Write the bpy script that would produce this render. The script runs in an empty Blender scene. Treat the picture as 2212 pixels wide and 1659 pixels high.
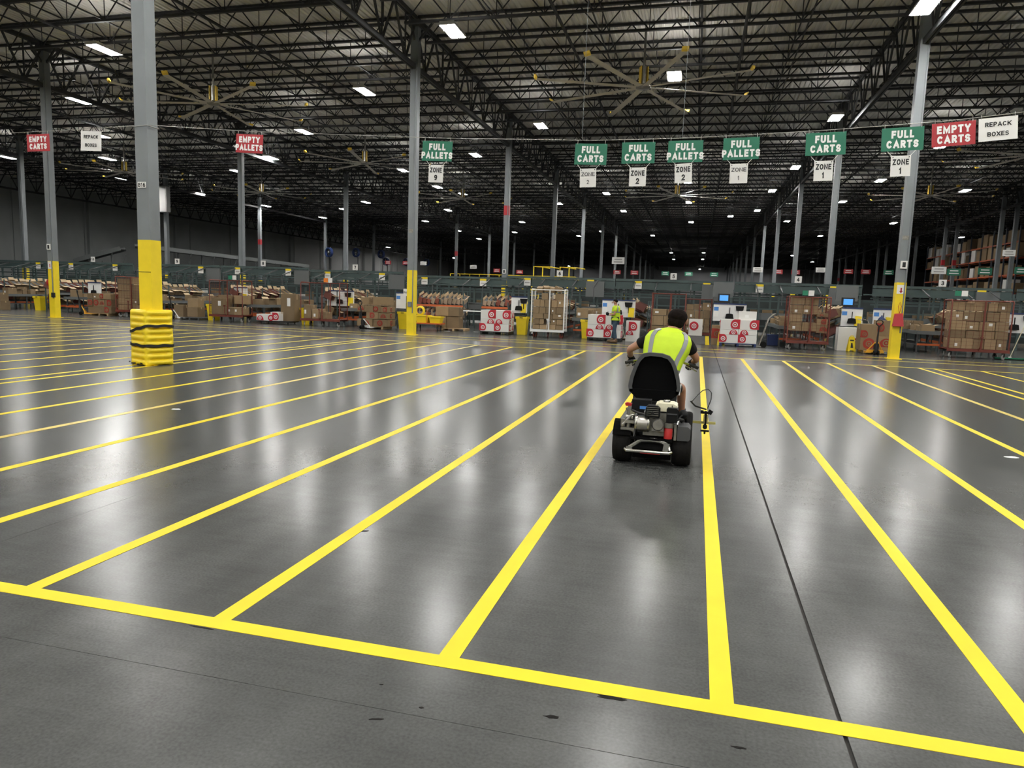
import bpy, bmesh, math, random
from mathutils import Vector, Matrix, Euler
PI = math.pi
R = math.radians
random.seed(7)
scn = bpy.context.scene
COL = scn.collection

# ---------------------------------------------------------------- camera
F_PX, PITCH, ROLL, YAW, CAM_H = 1532.4, R(7.036), R(1.932), R(14.341), 1.70
fwd = Vector((-math.sin(YAW)*math.cos(PITCH), math.cos(YAW)*math.cos(PITCH), -math.sin(PITCH)))
rt = Vector((math.cos(YAW), math.sin(YAW), 0))
up = rt.cross(fwd)
r2 = math.cos(ROLL)*rt + math.sin(ROLL)*up
u2 = -math.sin(ROLL)*rt + math.cos(ROLL)*up
cam = bpy.data.cameras.new('camera'); cam.sensor_width = 36; cam.lens = F_PX/2212*36
cam.clip_start = 0.05; cam.clip_end = 600
co = bpy.data.objects.new('camera', cam); COL.objects.link(co)
co.matrix_world = Matrix(((r2.x, u2.x, -fwd.x, 0), (r2.y, u2.y, -fwd.y, 0), (r2.z, u2.z, -fwd.z, CAM_H), (0, 0, 0, 1)))
scn.camera = co

# ---------------------------------------------------------------- world, exposure
w = bpy.data.worlds.new('world'); scn.world = w; w.use_nodes = True
w.node_tree.nodes['Background'].inputs[0].default_value = (0.02, 0.022, 0.026, 1)
w.node_tree.nodes['Background'].inputs[1].default_value = 0.1
scn.view_settings.view_transform = 'Standard'; scn.view_settings.look = 'None'
scn.view_settings.exposure = 2.1; scn.view_settings.gamma = 1.0
scn.view_settings.use_curve_mapping = False
LAMP = 62.0
cy = scn.cycles; cy.use_light_tree = False
cy.max_bounces = 4; cy.diffuse_bounces = 3; cy.glossy_bounces = 2; cy.transmission_bounces = 0; cy.volume_bounces = 0; cy.transparent_max_bounces = 2
cy.caustics_reflective = False; cy.caustics_refractive = False
cy.use_adaptive_sampling = True; cy.adaptive_threshold = 0.04; cy.adaptive_min_samples = 16

# ---------------------------------------------------------------- materials
MATS = {}
def mat(name, col, rough=0.6, metal=0.0, var=0.0, noise=0.0, nscale=6.0, bump=0.0, emit=None, spec=0.5, coat=0.0):
    if name in MATS: return MATS[name]
    m = bpy.data.materials.new(name); m.use_nodes = True
    nt = m.node_tree; b = nt.nodes['Principled BSDF']
    b.inputs['Base Color'].default_value = (*col, 1); b.inputs['Roughness'].default_value = rough
    b.inputs['Metallic'].default_value = metal; b.inputs['Specular IOR Level'].default_value = spec
    b.inputs['Coat Weight'].default_value = coat
    src = None
    if noise > 0 or bump > 0:
        tc = nt.nodes.new('ShaderNodeTexCoord'); nz = nt.nodes.new('ShaderNodeTexNoise')
        nz.inputs['Scale'].default_value = nscale; nz.inputs['Detail'].default_value = 4
        nt.links.new(tc.outputs['Object'], nz.inputs['Vector'])
        if noise > 0:
            mr = nt.nodes.new('ShaderNodeMapRange'); mr.inputs['From Min'].default_value = 0.3; mr.inputs['From Max'].default_value = 0.7
            mr.inputs['To Min'].default_value = 1-noise; mr.inputs['To Max'].default_value = 1+noise
            nt.links.new(nz.outputs['Fac'], mr.inputs['Value']); src = mr.outputs['Result']
        if bump > 0:
            bp = nt.nodes.new('ShaderNodeBump'); bp.inputs['Strength'].default_value = bump; bp.inputs['Distance'].default_value = 0.01
            nt.links.new(nz.outputs['Fac'], bp.inputs['Height']); nt.links.new(bp.outputs['Normal'], b.inputs['Normal'])
    if var > 0:
        oi = nt.nodes.new('ShaderNodeObjectInfo'); mr2 = nt.nodes.new('ShaderNodeMapRange')
        mr2.inputs['To Min'].default_value = 1-var; mr2.inputs['To Max'].default_value = 1+var
        nt.links.new(oi.outputs['Random'], mr2.inputs['Value'])
        if src is not None:
            mm = nt.nodes.new('ShaderNodeMath'); mm.operation = 'MULTIPLY'
            nt.links.new(src, mm.inputs[0]); nt.links.new(mr2.outputs['Result'], mm.inputs[1]); src = mm.outputs[0]
        else: src = mr2.outputs['Result']
    if src is not None:
        vm = nt.nodes.new('ShaderNodeVectorMath'); vm.operation = 'SCALE'
        vm.inputs[0].default_value = col; nt.links.new(src, vm.inputs['Scale'])
        nt.links.new(vm.outputs['Vector'], b.inputs['Base Color'])
    if emit:
        b.inputs['Emission Color'].default_value = (*emit[0], 1); b.inputs['Emission Strength'].default_value = emit[1]
    MATS[name] = m
    return m

def concrete():
    m = bpy.data.materials.new('polished_concrete'); m.use_nodes = True
    nt = m.node_tree; b = nt.nodes['Principled BSDF']; N = nt.nodes.new; L = nt.links.new
    geo = N('ShaderNodeNewGeometry')
    def noise(scale, detail, sx=1, sy=1):
        mp = N('ShaderNodeMapping'); mp.inputs['Scale'].default_value = (sx, sy, 1)
        nz = N('ShaderNodeTexNoise'); nz.inputs['Scale'].default_value = scale; nz.inputs['Detail'].default_value = detail
        L(geo.outputs['Position'], mp.inputs['Vector']); L(mp.outputs['Vector'], nz.inputs['Vector']); return nz.outputs['Fac']
    def rng(v, a, bb, lo=0.3, hi=0.7):
        r = N('ShaderNodeMapRange'); r.inputs['From Min'].default_value = lo; r.inputs['From Max'].default_value = hi
        r.inputs['To Min'].default_value = a; r.inputs['To Max'].default_value = bb; L(v, r.inputs['Value']); return r.outputs['Result']
    def mul(a, c):
        q = N('ShaderNodeMath'); q.operation = 'MULTIPLY'; L(a, q.inputs[0]); L(c, q.inputs[1]); return q.outputs[0]
    big = rng(noise(0.35, 3), 0.86, 1.12, 0.1, 0.9); mid = rng(noise(3.0, 6, 1, 0.5), 0.68, 1.30, 0.1, 0.9); fine = rng(noise(70, 3), 0.70, 1.30, 0.1, 0.9)
    strk = rng(noise(7, 3, 0.2, 2.2), 0.89, 1.11, 0.1, 0.9)
    s = mul(mul(mul(big, mid), fine), strk)
    vm = N('ShaderNodeVectorMath'); vm.operation = 'SCALE'; vm.inputs[0].default_value = (0.076, 0.0785, 0.0755)
    L(s, vm.inputs['Scale']); L(vm.outputs['Vector'], b.inputs['Base Color'])
    L(rng(noise(0.5, 1, 0.6, 1.4), 0.19, 0.26, 0.1, 0.9), b.inputs['Roughness'])
    b.inputs['Specular IOR Level'].default_value = 0.12
    bp = N('ShaderNodeBump'); bp.inputs['Strength'].default_value = 0.03; bp.inputs['Distance'].default_value = 0.004
    L(noise(45, 2, 0.45, 1.5), bp.inputs['Height']); L(bp.outputs['Normal'], b.inputs['Normal'])
    MATS['concrete'] = m
    return m
concrete()
mat('joint', (0.03, 0.028, 0.025), 0.8)
mat('stripe', (0.72, 0.55, 0.012), 0.5, spec=0.25, noise=0.05, nscale=3)
mat('oldstripe', (0.62, 0.47, 0.08), 0.4, noise=0.18, nscale=2)
mat('column', (0.195, 0.212, 0.225), 0.45, noise=0.06, nscale=2)
mat('yellow', (0.90, 0.68, 0.02), 0.45, noise=0.06, nscale=3)
mat('guardyellow', (0.88, 0.66, 0.02), 0.4, noise=0.04, nscale=5)
mat('joist', (0.030, 0.031, 0.034), 0.6)
mat('girder', (0.045, 0.047, 0.05), 0.55)
mat('deck', (0.74, 0.72, 0.68), 0.5, noise=0.08, nscale=0.6)
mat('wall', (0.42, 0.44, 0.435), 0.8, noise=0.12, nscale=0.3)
mat('farwall', (0.42, 0.42, 0.44), 0.8, noise=0.06, nscale=0.3)
mat('housing', (0.55, 0.55, 0.55), 0.5)
mat('uplight', (1, 1, 1), 0.5, emit=((1.0, 0.985, 0.945), LAMP*.14))
mat('lamp', (1, 1, 1), 0.5, emit=((1.0, 0.985, 0.945), LAMP))
mat('white', (0.78, 0.78, 0.77), 0.5, noise=0.04, nscale=2)
mat('signgreen', (0.012, 0.17, 0.095), 0.45)
mat('signred', (0.42, 0.022, 0.03), 0.45)
mat('signwhite', (0.80, 0.79, 0.76), 0.5)
mat('black', (0.012, 0.012, 0.013), 0.5)
mat('letterblack', (0.015, 0.015, 0.016), 0.6)
mat('letterwhite', (0.9, 0.9, 0.88), 0.6)
mat('rubber', (0.010, 0.0095, 0.009), 0.85, spec=0.15, noise=0.2, nscale=30, bump=0.2)
mat('matteblack', (0.004, 0.004, 0.0042), 0.95, spec=0.05)
mat('armyellow', (0.42, 0.38, 0.12), 0.5)
mat('plasticblack', (0.006, 0.006, 0.0065), 0.6, spec=0.2, noise=0.2, nscale=9)
mat('plasticgrey', (0.07, 0.072, 0.074), 0.55, spec=0.25)
mat('chrome', (0.62, 0.61, 0.56), 0.22, metal=1.0)
mat('steel', (0.40, 0.39, 0.36), 0.35, metal=0.9, noise=0.15, nscale=12)
mat('dirtysteel', (0.26, 0.25, 0.22), 0.45, metal=0.7, noise=0.3, nscale=14)
mat('cream', (0.72, 0.68, 0.50), 0.4, noise=0.08, nscale=8)
mat('red', (0.42, 0.02, 0.02), 0.4)
mat('redpale', (0.40, 0.13, 0.09), 0.7, var=.25)
mat('tanbox', (0.55, 0.42, 0.30), 0.7, var=.2)
mat('blue', (0.012, 0.03, 0.12), 0.5)
mat('noticeblue', (0.07, 0.24, 0.62), 0.6)
mat('cardboard', (0.262, 0.182, 0.10), 0.8, var=0.30, noise=0.07, nscale=2)
mat('cardboardinner', (0.55, 0.42, 0.26), 0.85, var=0.2)
mat('tape', (0.46, 0.34, 0.19), 0.35)
mat('whitecarton', (0.74, 0.73, 0.70), 0.7, var=0.05)
mat('printred', (0.50, 0.018, 0.035), 0.55)
mat('printredkraft', (0.33, 0.035, 0.022), 0.7)
mat('redbox', (0.15, 0.05, 0.038), 0.7, var=.3)
mat('paper', (0.82, 0.82, 0.80), 0.7)
mat('cartred', (0.155, 0.032, 0.019), 0.5, noise=0.2, nscale=6)
mat('orange', (0.55, 0.12, 0.03), 0.5, noise=0.1, nscale=4)
mat('brightorange', (0.85, 0.22, 0.02), 0.5)
mat('wheelgrey', (0.35, 0.34, 0.32), 0.6)
mat('greenframe', (0.055, 0.085, 0.082), 0.5, noise=0.08, nscale=2)
mat('greypanel', (0.13, 0.14, 0.14), 0.5)
mat('darkpanel', (0.022, 0.030, 0.030), 0.6, noise=0.3, nscale=1.5)
mat('jackyellow', (0.80, 0.40, 0.025), 0.5)
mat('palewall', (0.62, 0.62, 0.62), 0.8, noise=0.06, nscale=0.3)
mat('bench', (0.075, 0.078, 0.08), 0.5, noise=0.1, nscale=3)
mat('wood', (0.40, 0.28, 0.15), 0.8, var=0.2, noise=0.2, nscale=6)
mat('vest', (0.50, 0.69, 0.012), 0.65, noise=0.05, nscale=9, bump=0.25)
mat('reflective', (0.22, 0.23, 0.235), 0.35)
mat('skin', (0.40, 0.20, 0.125), 0.5, noise=0.08, nscale=14)
mat('hair', (0.010, 0.007, 0.006), 0.95, noise=0.4, nscale=40, bump=0.6, spec=0.08)
mat('shirt', (0.007, 0.007, 0.008), 0.9, spec=0.2)
mat('denim', (0.035, 0.065, 0.10), 0.85, noise=0.25, nscale=12)
mat('boots', (0.12, 0.07, 0.03), 0.7)
mat('screen', (0.05, 0.2, 0.5), 0.3, emit=((0.07, 0.26, 0.62), 0.28))
mat('rackbeam', (0.50, 0.10, 0.03), 0.5)
mat('rackcream', (0.55, 0.47, 0.30), 0.5)
mat('rackpost', (0.05, 0.06, 0.08), 0.5)
mat('fanblade', (0.74, 0.69, 0.62), 0.4)
mat('fantip', (0.75, 0.50, 0.05), 0.4)
mat('scuff', (0.012, 0.011, 0.010), 0.8, noise=0.3, nscale=30, spec=0.1)
mat('green', (0.02, 0.22, 0.12), 0.5)

UN = ['', 'first', 'second', 'third', 'fourth', 'fifth', 'sixth', 'seventh', 'eighth', 'ninth', 'tenth', 'eleventh', 'twelfth', 'thirteenth', 'fourteenth', 'fifteenth', 'sixteenth', 'seventeenth', 'eighteenth', 'nineteenth']
ORD = UN[1:]+['twentieth']+['twenty-'+u for u in UN[1:10]]
# ---------------------------------------------------------------- mesh helpers
class MB:
    def __init__(s): s.v = []; s.f = []
    def add(s, vs, fs):
        o = len(s.v); s.v += [tuple(p) for p in vs]; s.f += [tuple(i+o for i in q) for q in fs]; return s
    def box(s, c, d, rot=None, taper=1.0):
        x, y, z = d[0]/2, d[1]/2, d[2]/2
        vs = [Vector((sx*x*(taper if sz > 0 else 1), sy*y*(taper if sz > 0 else 1), sz*z)) for sz in (-1, 1) for sy in (-1, 1) for sx in (-1, 1)]
        if rot is not None:
            e = rot if isinstance(rot, Matrix) else Euler(rot).to_matrix()
            vs = [e @ q for q in vs]
        c = Vector(c)
        return s.add([q+c for q in vs], [(0, 2, 3, 1), (4, 5, 7, 6), (0, 1, 5, 4), (2, 6, 7, 3), (0, 4, 6, 2), (1, 3, 7, 5)])
    def bb(s, x0, x1, y0, y1, z0, z1): return s.box(((x0+x1)/2, (y0+y1)/2, (z0+z1)/2), (x1-x0, y1-y0, z1-z0))
    def tube(s, pts, r, n=8, caps=True, ry=None):
        pts = [Vector(q) for q in pts]; k = len(pts)
        rs = r if isinstance(r, (list, tuple)) else [r]*k
        rings = []; ref = None
        for i, q in enumerate(pts):
            t = (pts[min(i+1, k-1)]-pts[max(i-1, 0)]).normalized()
            if ref is None:
                ref = Vector((0, 0, 1)) if abs(t.z) < 0.9 else Vector((1, 0, 0))
            a = t.cross(ref).normalized(); b = a.cross(t).normalized(); ref = b
            rings.append([q+(a*math.cos(2*PI*j/n+PI/n)+b*math.sin(2*PI*j/n+PI/n))*rs[i] for j in range(n)])
        vs = [p for ring in rings for p in ring]; fs = []
        for i in range(k-1):
            for j in range(n):
                fs.append((i*n+j, i*n+(j+1) % n, (i+1)*n+(j+1) % n, (i+1)*n+j))
        if caps: fs += [tuple(range(n))[::-1], tuple((k-1)*n+j for j in range(n))]
        return s.add(vs, fs)
    def cyl(s, p0, p1, r0, r1=None, n=16): return s.tube([p0, p1], [r0, r0 if r1 is None else r1], n)
    def bar(s, p0, p1, r, n=3): return s.tube([p0, p1], r, n, caps=False)
    def lathe(s, prof, c=(0, 0, 0), n=20, axis='z', caps=True):
        vs = []; k = len(prof)
        for r, h in prof:
            for j in range(n):
                a = 2*PI*j/n; u, v = r*math.cos(a), r*math.sin(a)
                q = (u, v, h) if axis == 'z' else ((h, u, v) if axis == 'x' else (u, h, v))
                vs.append((q[0]+c[0], q[1]+c[1], q[2]+c[2]))
        fs = [(i*n+j, i*n+(j+1) % n, (i+1)*n+(j+1) % n, (i+1)*n+j) for i in range(k-1) for j in range(n)]
        if caps: fs += [tuple(range(n))[::-1], tuple((k-1)*n+j for j in range(n))]
        return s.add(vs, fs)
    def prism(s, poly, h0, h1, plane='xz'):
        n = len(poly)
        def P(a, b, h): return (a, h, b) if plane == 'xz' else ((a, b, h) if plane == 'xy' else (h, a, b))
        vs = [P(a, b, h0) for a, b in poly]+[P(a, b, h1) for a, b in poly]
        return s.add(vs, [tuple(range(n)), tuple(range(2*n-1, n-1, -1))]+[(i, i+n, (i+1) % n+n, (i+1) % n) for i in range(n)])
    def ring(s, outer, inner, h0, h1, plane='xz'):
        n = len(outer)
        def P(a, b, h): return (a, h, b) if plane == 'xz' else ((a, b, h) if plane == 'xy' else (h, a, b))
        vs = [P(*q, h0) for q in outer]+[P(*q, h0) for q in inner]+[P(*q, h1) for q in outer]+[P(*q, h1) for q in inner]
        fs = []
        for i in range(n):
            j = (i+1) % n
            fs += [(i, j, n+j, n+i), (2*n+i, 3*n+i, 3*n+j, 2*n+j), (i, 2*n+i, 2*n+j, j), (n+i, n+j, 3*n+j, 3*n+i)]
        return s.add(vs, fs)
    def ell(s, c, r, n=14, m=8, rot=None):
        prof = []; vs = []
        for i in range(1, m):
            a = PI*i/m
            for j in range(n):
                b = 2*PI*j/n
                vs.append(Vector((r[0]*math.sin(a)*math.cos(b), r[1]*math.sin(a)*math.sin(b), r[2]*math.cos(a))))
        vs += [Vector((0, 0, r[2])), Vector((0, 0, -r[2]))]
        if rot is not None: vs = [Euler(rot).to_matrix() @ q for q in vs]
        fs = [(i*n+j, (i+1)*n+j, (i+1)*n+(j+1) % n, i*n+(j+1) % n) for i in range(m-2) for j in range(n)]
        T, B = (m-1)*n, (m-1)*n+1
        fs += [(T, j, (j+1) % n) for j in range(n)]+[(B, (m-2)*n+(j+1) % n, (m-2)*n+j) for j in range(n)]
        c = Vector(c); return s.add([q+c for q in vs], fs)
    def merge(s, o, M=None):
        vs = o.v if M is None else [M @ Vector(q) for q in o.v]
        return s.add(vs, o.f)
    def mesh(s, name, m, smooth=False):
        me = bpy.data.meshes.new(name); me.from_pydata(s.v, [], s.f); me.update()
        bm = bmesh.new(); bm.from_mesh(me); bmesh.ops.recalc_face_normals(bm, faces=bm.faces); bm.to_mesh(me); bm.free()
        if m: me.materials.append(MATS[m])
        if smooth:
            me.polygons.foreach_set('use_smooth', [True]*len(me.polygons))
            try: me.set_sharp_from_angle(angle=R(40))
            except Exception: pass
        return me
    def build(s, name, m, parent=None, loc=None, smooth=False):
        return put(name, s.mesh(name, m, smooth), parent, loc)

def put(name, me, parent=None, loc=None, rot=None, scale=None):
    o = bpy.data.objects.new(name, me); COL.objects.link(o)
    if parent is not None: o.parent = parent
    if loc is not None: o.location = loc
    if rot is not None: o.rotation_euler = rot
    if scale is not None: o.scale = scale
    return o
def tag(o, label=None, cat=None, group=None, kind=None):
    if label: o['label'] = label
    if cat: o['category'] = cat
    if group: o['group'] = group
    if kind: o['kind'] = kind
    return o
def thing(name, label, cat, loc=(0, 0, 0), rz=0.0, group=None):
    o = bpy.data.objects.new(name, None); COL.objects.link(o); o.empty_display_size = 0.1
    o.location = loc; o.rotation_euler = (0, 0, rz)
    return tag(o, label, cat, group)
def struct(o): o['kind'] = 'structure'; return o
def copy_tree(o, parent=None):
    c = o.copy(); COL.objects.link(c); c.parent = parent
    for ch in list(o.children): copy_tree(ch, c)
    return c

TXT = {}
def _arc(cx, cy, rx, ry, a0, a1, n=12): return [(cx+rx*math.cos(R(a0+(a1-a0)*k/n)), cy+ry*math.sin(R(a0+(a1-a0)*k/n))) for k in range(n+1)]
GL = {'E': [[(1, 1), (0, 1), (0, 0), (1, 0)], [(0, .52), (.86, .52)]], 'F': [[(1, 1), (0, 1), (0, 0)], [(0, .5), (.86, .5)]], 'L': [[(0, 1), (0, 0), (1, 0)]],
 'U': [[(0, 1)]+_arc(.5, .3, .5, .3, 180, 360)+[(1, 1)]], 'P': [[(0, 0), (0, 1)]+_arc(.6, .73, .4, .27, 90, -90)+[(0, .46)]],
 'R': [[(0, 0), (0, 1)]+_arc(.6, .74, .38, .26, 90, -90)+[(0, .48)], [(.52, .48), (1, 0)]], 'B': [[(0, 0), (0, 1)]+_arc(.6, .76, .36, .24, 90, -90)+[(0, .52)], [(.5, .52)]+_arc(.6, .26, .4, .26, 90, -90)+[(0, 0)]],
 'A': [[(0, 0), (.5, 1), (1, 0)], [(.18, .30), (.82, .30)]], 'C': [_arc(.5, .5, .5, .5, 48, 312, 20)], 'S': [_arc(.5, .745, .48, .255, 25, 262)+_arc(.5, .25, .5, .25, 82, -155)],
 'T': [[(0, 1), (1, 1)], [(.5, 1), (.5, 0)]], 'M': [[(0, 0), (0, 1), (.5, .15), (1, 1), (1, 0)]], 'Y': [[(0, 1), (.5, .45), (1, 1)], [(.5, .47), (.5, 0)]], 'Z': [[(0, 1), (1, 1), (0, 0), (1, 0)]],
 'O': [_arc(.5, .5, .5, .5, 90, 450, 24)], 'N': [[(0, 0), (0, 1), (1, 0), (1, 1)]], 'K': [[(0, 0), (0, 1)], [(1, 1), (0, .36)], [(.32, .60), (1, 0)]], 'X': [[(0, 0), (1, 1)], [(0, 1), (1, 0)]],
 '0': [_arc(.5, .5, .5, .5, 90, 450, 24)], '1': [[(.1, .78), (.6, 1), (.6, 0)]], '2': [_arc(.5, .7, .48, .3, 165, -28)+[(0, 0), (1, 0)]], '3': [_arc(.48, .75, .44, .25, 155, -90), _arc(.48, .26, .52, .26, 90, -155)],
 '4': [[(.72, 0), (.72, 1), (0, .28), (1, .28)]], '5': [[(.95, 1), (.15, 1), (.06, .5)]+_arc(.48, .32, .52, .32, 128, -150)], '6': [_arc(.5, .3, .5, .3, 90, 450, 20), _arc(.6, .36, .6, .64, 75, 182)],
 '7': [[(0, 1), (1, 1), (.35, 0)]], '8': [_arc(.5, .75, .42, .25, 90, 450, 18), _arc(.5, .26, .5, .26, 90, 450, 18)], '9': [_arc(.5, .7, .5, .3, 90, 450, 20), _arc(.4, .64, .6, .64, -105, 2)]}
GW = {'M': .86, '1': .42, 'O': .74, 'C': .70, 'N': .70, 'A': .76, 'L': .54, 'F': .56, 'E': .58, 'T': .64, 'Y': .72, 'X': .70, 'K': .70, 'U': .68}
def text_mesh(s, h, m, bold=0.0, sx=1.0, ext=0.0015):
    key = (s, h, m, bold, sx)
    if key in TXT: return TXT[key]
    t = .13+bold*4.2; mb = MB(); x = 0.0; gap = .13+bold*.8
    for ch in s:
        w_ = GW.get(ch, .62)+bold*1.5
        for pl_ in GL[ch]:
            q = [(x+t/2+a*(w_-t), t/2+b*(1-t)) for a, b in pl_]; n = len(q); ls = []; rs = []
            for i in range(n):
                closed = abs(pl_[0][0]-pl_[-1][0])+abs(pl_[0][1]-pl_[-1][1]) < 1e-6
                p0 = q[i-1] if i > 0 else (q[-2] if closed else None); p1 = q[i+1] if i < n-1 else (q[1] if closed else None)
                d0 = (Vector(q[i])-Vector(p0)).normalized() if p0 else None; d1 = (Vector(p1)-Vector(q[i])).normalized() if p1 else None
                if d0 is None: d0 = d1
                if d1 is None: d1 = d0
                n0 = Vector((-d0.y, d0.x)); n1 = Vector((-d1.y, d1.x)); mt = n0+n1
                mt = mt.normalized() if mt.length > 1e-3 else n0
                k = min(1/max(.28, mt.dot(n0)), 2.2)*t/2
                e = Vector((0, 0))
                if p0 is None: e = -d1*t/2
                if p1 is None: e = d0*t/2
                c_ = Vector(q[i])+e
                ls.append(c_+mt*k); rs.append(c_-mt*k)
            vs = [(v.x, -ext, v.y) for v in ls]+[(v.x, -ext, v.y) for v in rs]+[(v.x, ext, v.y) for v in ls]+[(v.x, ext, v.y) for v in rs]
            fs_ = []
            for i in range(n-1): fs_ += [(i, i+1, n+i+1, n+i), (2*n+i, 3*n+i, 3*n+i+1, 2*n+i+1), (i, 2*n+i, 2*n+i+1, i+1), (n+i, n+i+1, 3*n+i+1, 3*n+i)]
            mb.add(vs, fs_)
        x += w_+gap
    W_ = x-gap; mb.v = [((a-W_/2)*h*sx, b, (c-.5)*h) for a, b, c in mb.v]
    me = mb.mesh('lettering', m); TXT[key] = me
    return me

# ================================================================ SETTING
XC = [-64.8, -46.95, -29.1, -11.2, 6.65, 24.5, 42.35, 60.2]
YC = [12.72+14.25*k for k in range(-2, 15)]
X0, X1, Y0, Y1, ZR = -70.0, 62.0, -22.0, 205.0, 12.32

# ---- floor: slabs with joints, painted stripes
floor = MB().bb(X0, X1, Y0, Y1, -0.30, -0.012).mesh('floor', 'joint')
floor = struct(put('floor', floor))
SX = [-29.4+5.0*0, ]
sxs = [-34.9-0.005, -29.95, -25.0, -20.05, -14.2, -9.25, -4.3, 0.68, 5.6, 10.5, 15.5, 20.4, 25.4]
sys_ = [-6.9, -2.2, 2.52, 7.6, 12.72, 17.4, 22.2, 26.97, 31.7]
for i in range(len(sxs)-1):
    for j in range(len(sys_)-1):
        g0 = 0.009 if abs(sxs[i]-0.68) < .01 else 0.0013
        g1 = 0.009 if abs(sxs[i+1]-0.68) < .01 else 0.0013
        MB().bb(sxs[i]+g0, sxs[i+1]-g1, sys_[j]+0.0016, sys_[j+1]-0.0016, -0.05, 0).build('floor_slab', 'concrete', floor)
for (a, b, c, d) in [(X0, sxs[0]-.003, Y0, Y1), (sxs[-1]+.003, X1, Y0, Y1), (sxs[0], sxs[-1], Y0, sys_[0]-.003), (sxs[0], sxs[-1], sys_[-1]+.003, Y1)]:
    MB().bb(a, b, c, d, -0.05, 0).build('floor_slab', 'concrete', floor)

LANES = [0.209+1.2405*k for k in range(-9, 6)]          # single stripes between the doubled ones
YN, YF = 2.958, 23.29
def stripe(x0, x1, y0, y1, m='stripe', z=0.002):
    rnd = random.Random(int((x0*31+y0*17)*100)); mb = MB()
    n = 2
    mb.bb(x0, x1, y0, y1, 0.0002, z); return mb.build('floor_stripe', m, floor)
xs = [-9.712, -8.474, -7.213, -5.965, -4.69, -3.482, -2.268, -1.031, 0.209, 1.448, 2.67, 3.952, 5.198]
xs += [-10.997, -11.412, 6.445, 6.855]
xs += [6.855+1.2405*k for k in range(1, 14)]+[-11.412-1.2405*k for k in range(1, 14)]
for x in xs:
    stripe(x-0.05, x+0.05, YN+0.05, YF-0.04, 'oldstripe' if abs(x+7.213) < .01 or abs(x-5.198) < .01 else 'stripe')
    if abs(x-xs[-1]) < .01 or abs(x-23) < .2: pass
x = -11.412-1.2405*13
stripe(x-.41-.05, x-.41+.05, YN+.05, YF-.04)
for k in range(1, 10): stripe(x-.41-1.2405*k-.05, x-.41-1.2405*k+.05, YN+.05, YF-.04)
stripe(-45, 30, YN-0.05, YN+0.05, z=0.0022)
stripe(-45, 30, YF-0.05, YF+0.05, 'stripe', z=0.0021)
stripe(-45, 30, 25.77, 25.87); stripe(-45, 30, 27.21, 27.31)
rnd = random.Random(3)
def blotch(x, y, rx, ry, rot, m='scuff', name='scuff_mark', z=0.0012):
    n = 14; pts = []
    for j in range(n):
        a = 2*PI*j/n; r = rnd.uniform(.65, 1.1); u, v = rx*r*math.cos(a), ry*r*math.sin(a)
        pts.append((x+u*math.cos(rot)-v*math.sin(rot), y+u*math.sin(rot)+v*math.cos(rot)))
    MB().prism(pts, 0.0002, z, 'xy').build(name, m, floor)
blotch(-0.47, 2.68, .036, .013, .1); blotch(-0.25, 2.895, .07, .017, .03); blotch(-1.14, 2.45, .03, .007, .3); blotch(-2.2, 4.5, .03, .012, .5); blotch(0.26, 2.70, .03, .008, 0)
blotch(-1.0, 2.58, .012, .006, .2); blotch(-1.23, 2.69, .012, .004, .2); blotch(-2.3, 2.895, .08, .006, .0)
blotch(-6.87, 8.21, .07, .045, .3, 'paper', 'paper_scrap', .004); blotch(3.73, 9.51, .10, .05, .2, 'paper', 'paper_scrap', .004)
blotch(-11.2, 31.2, .18, .10, .1, 'paper', 'paper_scrap', .006); blotch(-9.9, 31.6, .12, .06, .1, 'paper', 'paper_scrap', .006); blotch(-10.6, 32.4, .10, .06, .5, 'paper', 'paper_scrap', .006)

# ---- ceiling deck (ribbed) with joists, girders, bridging
mb = MB(); pts = []
x = X0
while x < X1:
    pts += [(x, ZR), (x+.085, ZR), (x+.115, ZR+.045), (x+.185, ZR+.045)]; x += .22
n = len(pts)
mb.add([(a, Y0, b) for a, b in pts]+[(a, Y1, b) for a, b in pts], [(i, i+1, n+i+1, n+i) for i in range(n-1)])
mb.bb(X0, X1, Y0, Y1, ZR+.10, ZR+.25)
ceiling = struct(mb.build('ceiling', 'deck'))
ZJT, ZJB = ZR-.05, 11.30
def joist_mesh(span, npan, simple=False):
    b = MB(); h = span/2
    b.box((0, 0, ZJT), (span, .13, .085)); b.box((0, 0, ZJB), (span*.965, .12, .08))
    p = span*.965/npan; x0 = -span*.965/2
    for i in range(npan):
        xa = x0+i*p; xm = xa+p/2; xb = xa+p
        b.bar((xa, 0, ZJB), (xm, 0, ZJT), .028); b.bar((xm, 0, ZJT), (xb, 0, ZJB), .028)
        if not simple: b.bar((xb, 0, ZJB), (xb, 0, ZJT), .02)
    return b
JM = joist_mesh(17.65, 10)
jme = JM.mesh('joist', 'joist'); rest = MB(); JS = joist_mesh(17.65, 9, True)
spots = []
for k in range(-18, 108):
    y = 26.97+2.0357*k
    if y < Y0+1 or y > Y1-1: continue
    for i in range(len(XC)-1):
        cx = (XC[i]+XC[i+1])/2; vis = y > 3 and abs(cx+y*0.25) < y*0.85+12
        spots.append((0 if vis else 1, math.hypot(cx, y), cx, y))
spots.sort()
for q, (v, d, cx, y) in enumerate(spots):
    if q < 290: put('roof_joist', jme, ceiling, (cx, y, 0))
    elif y > 2: rest.merge(JS, Matrix.Translation((cx, y, 0)))
tag(rest.build('distant_roof_joists', 'joist', ceiling), kind='stuff')
g = MB()
for zz, ss in ((12.20, .16), (10.40, .18)): g.box((0, -.06, zz), (.07, 14.25, ss)); g.box((.11, -.06, zz), (.07, 14.25, ss))
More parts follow.
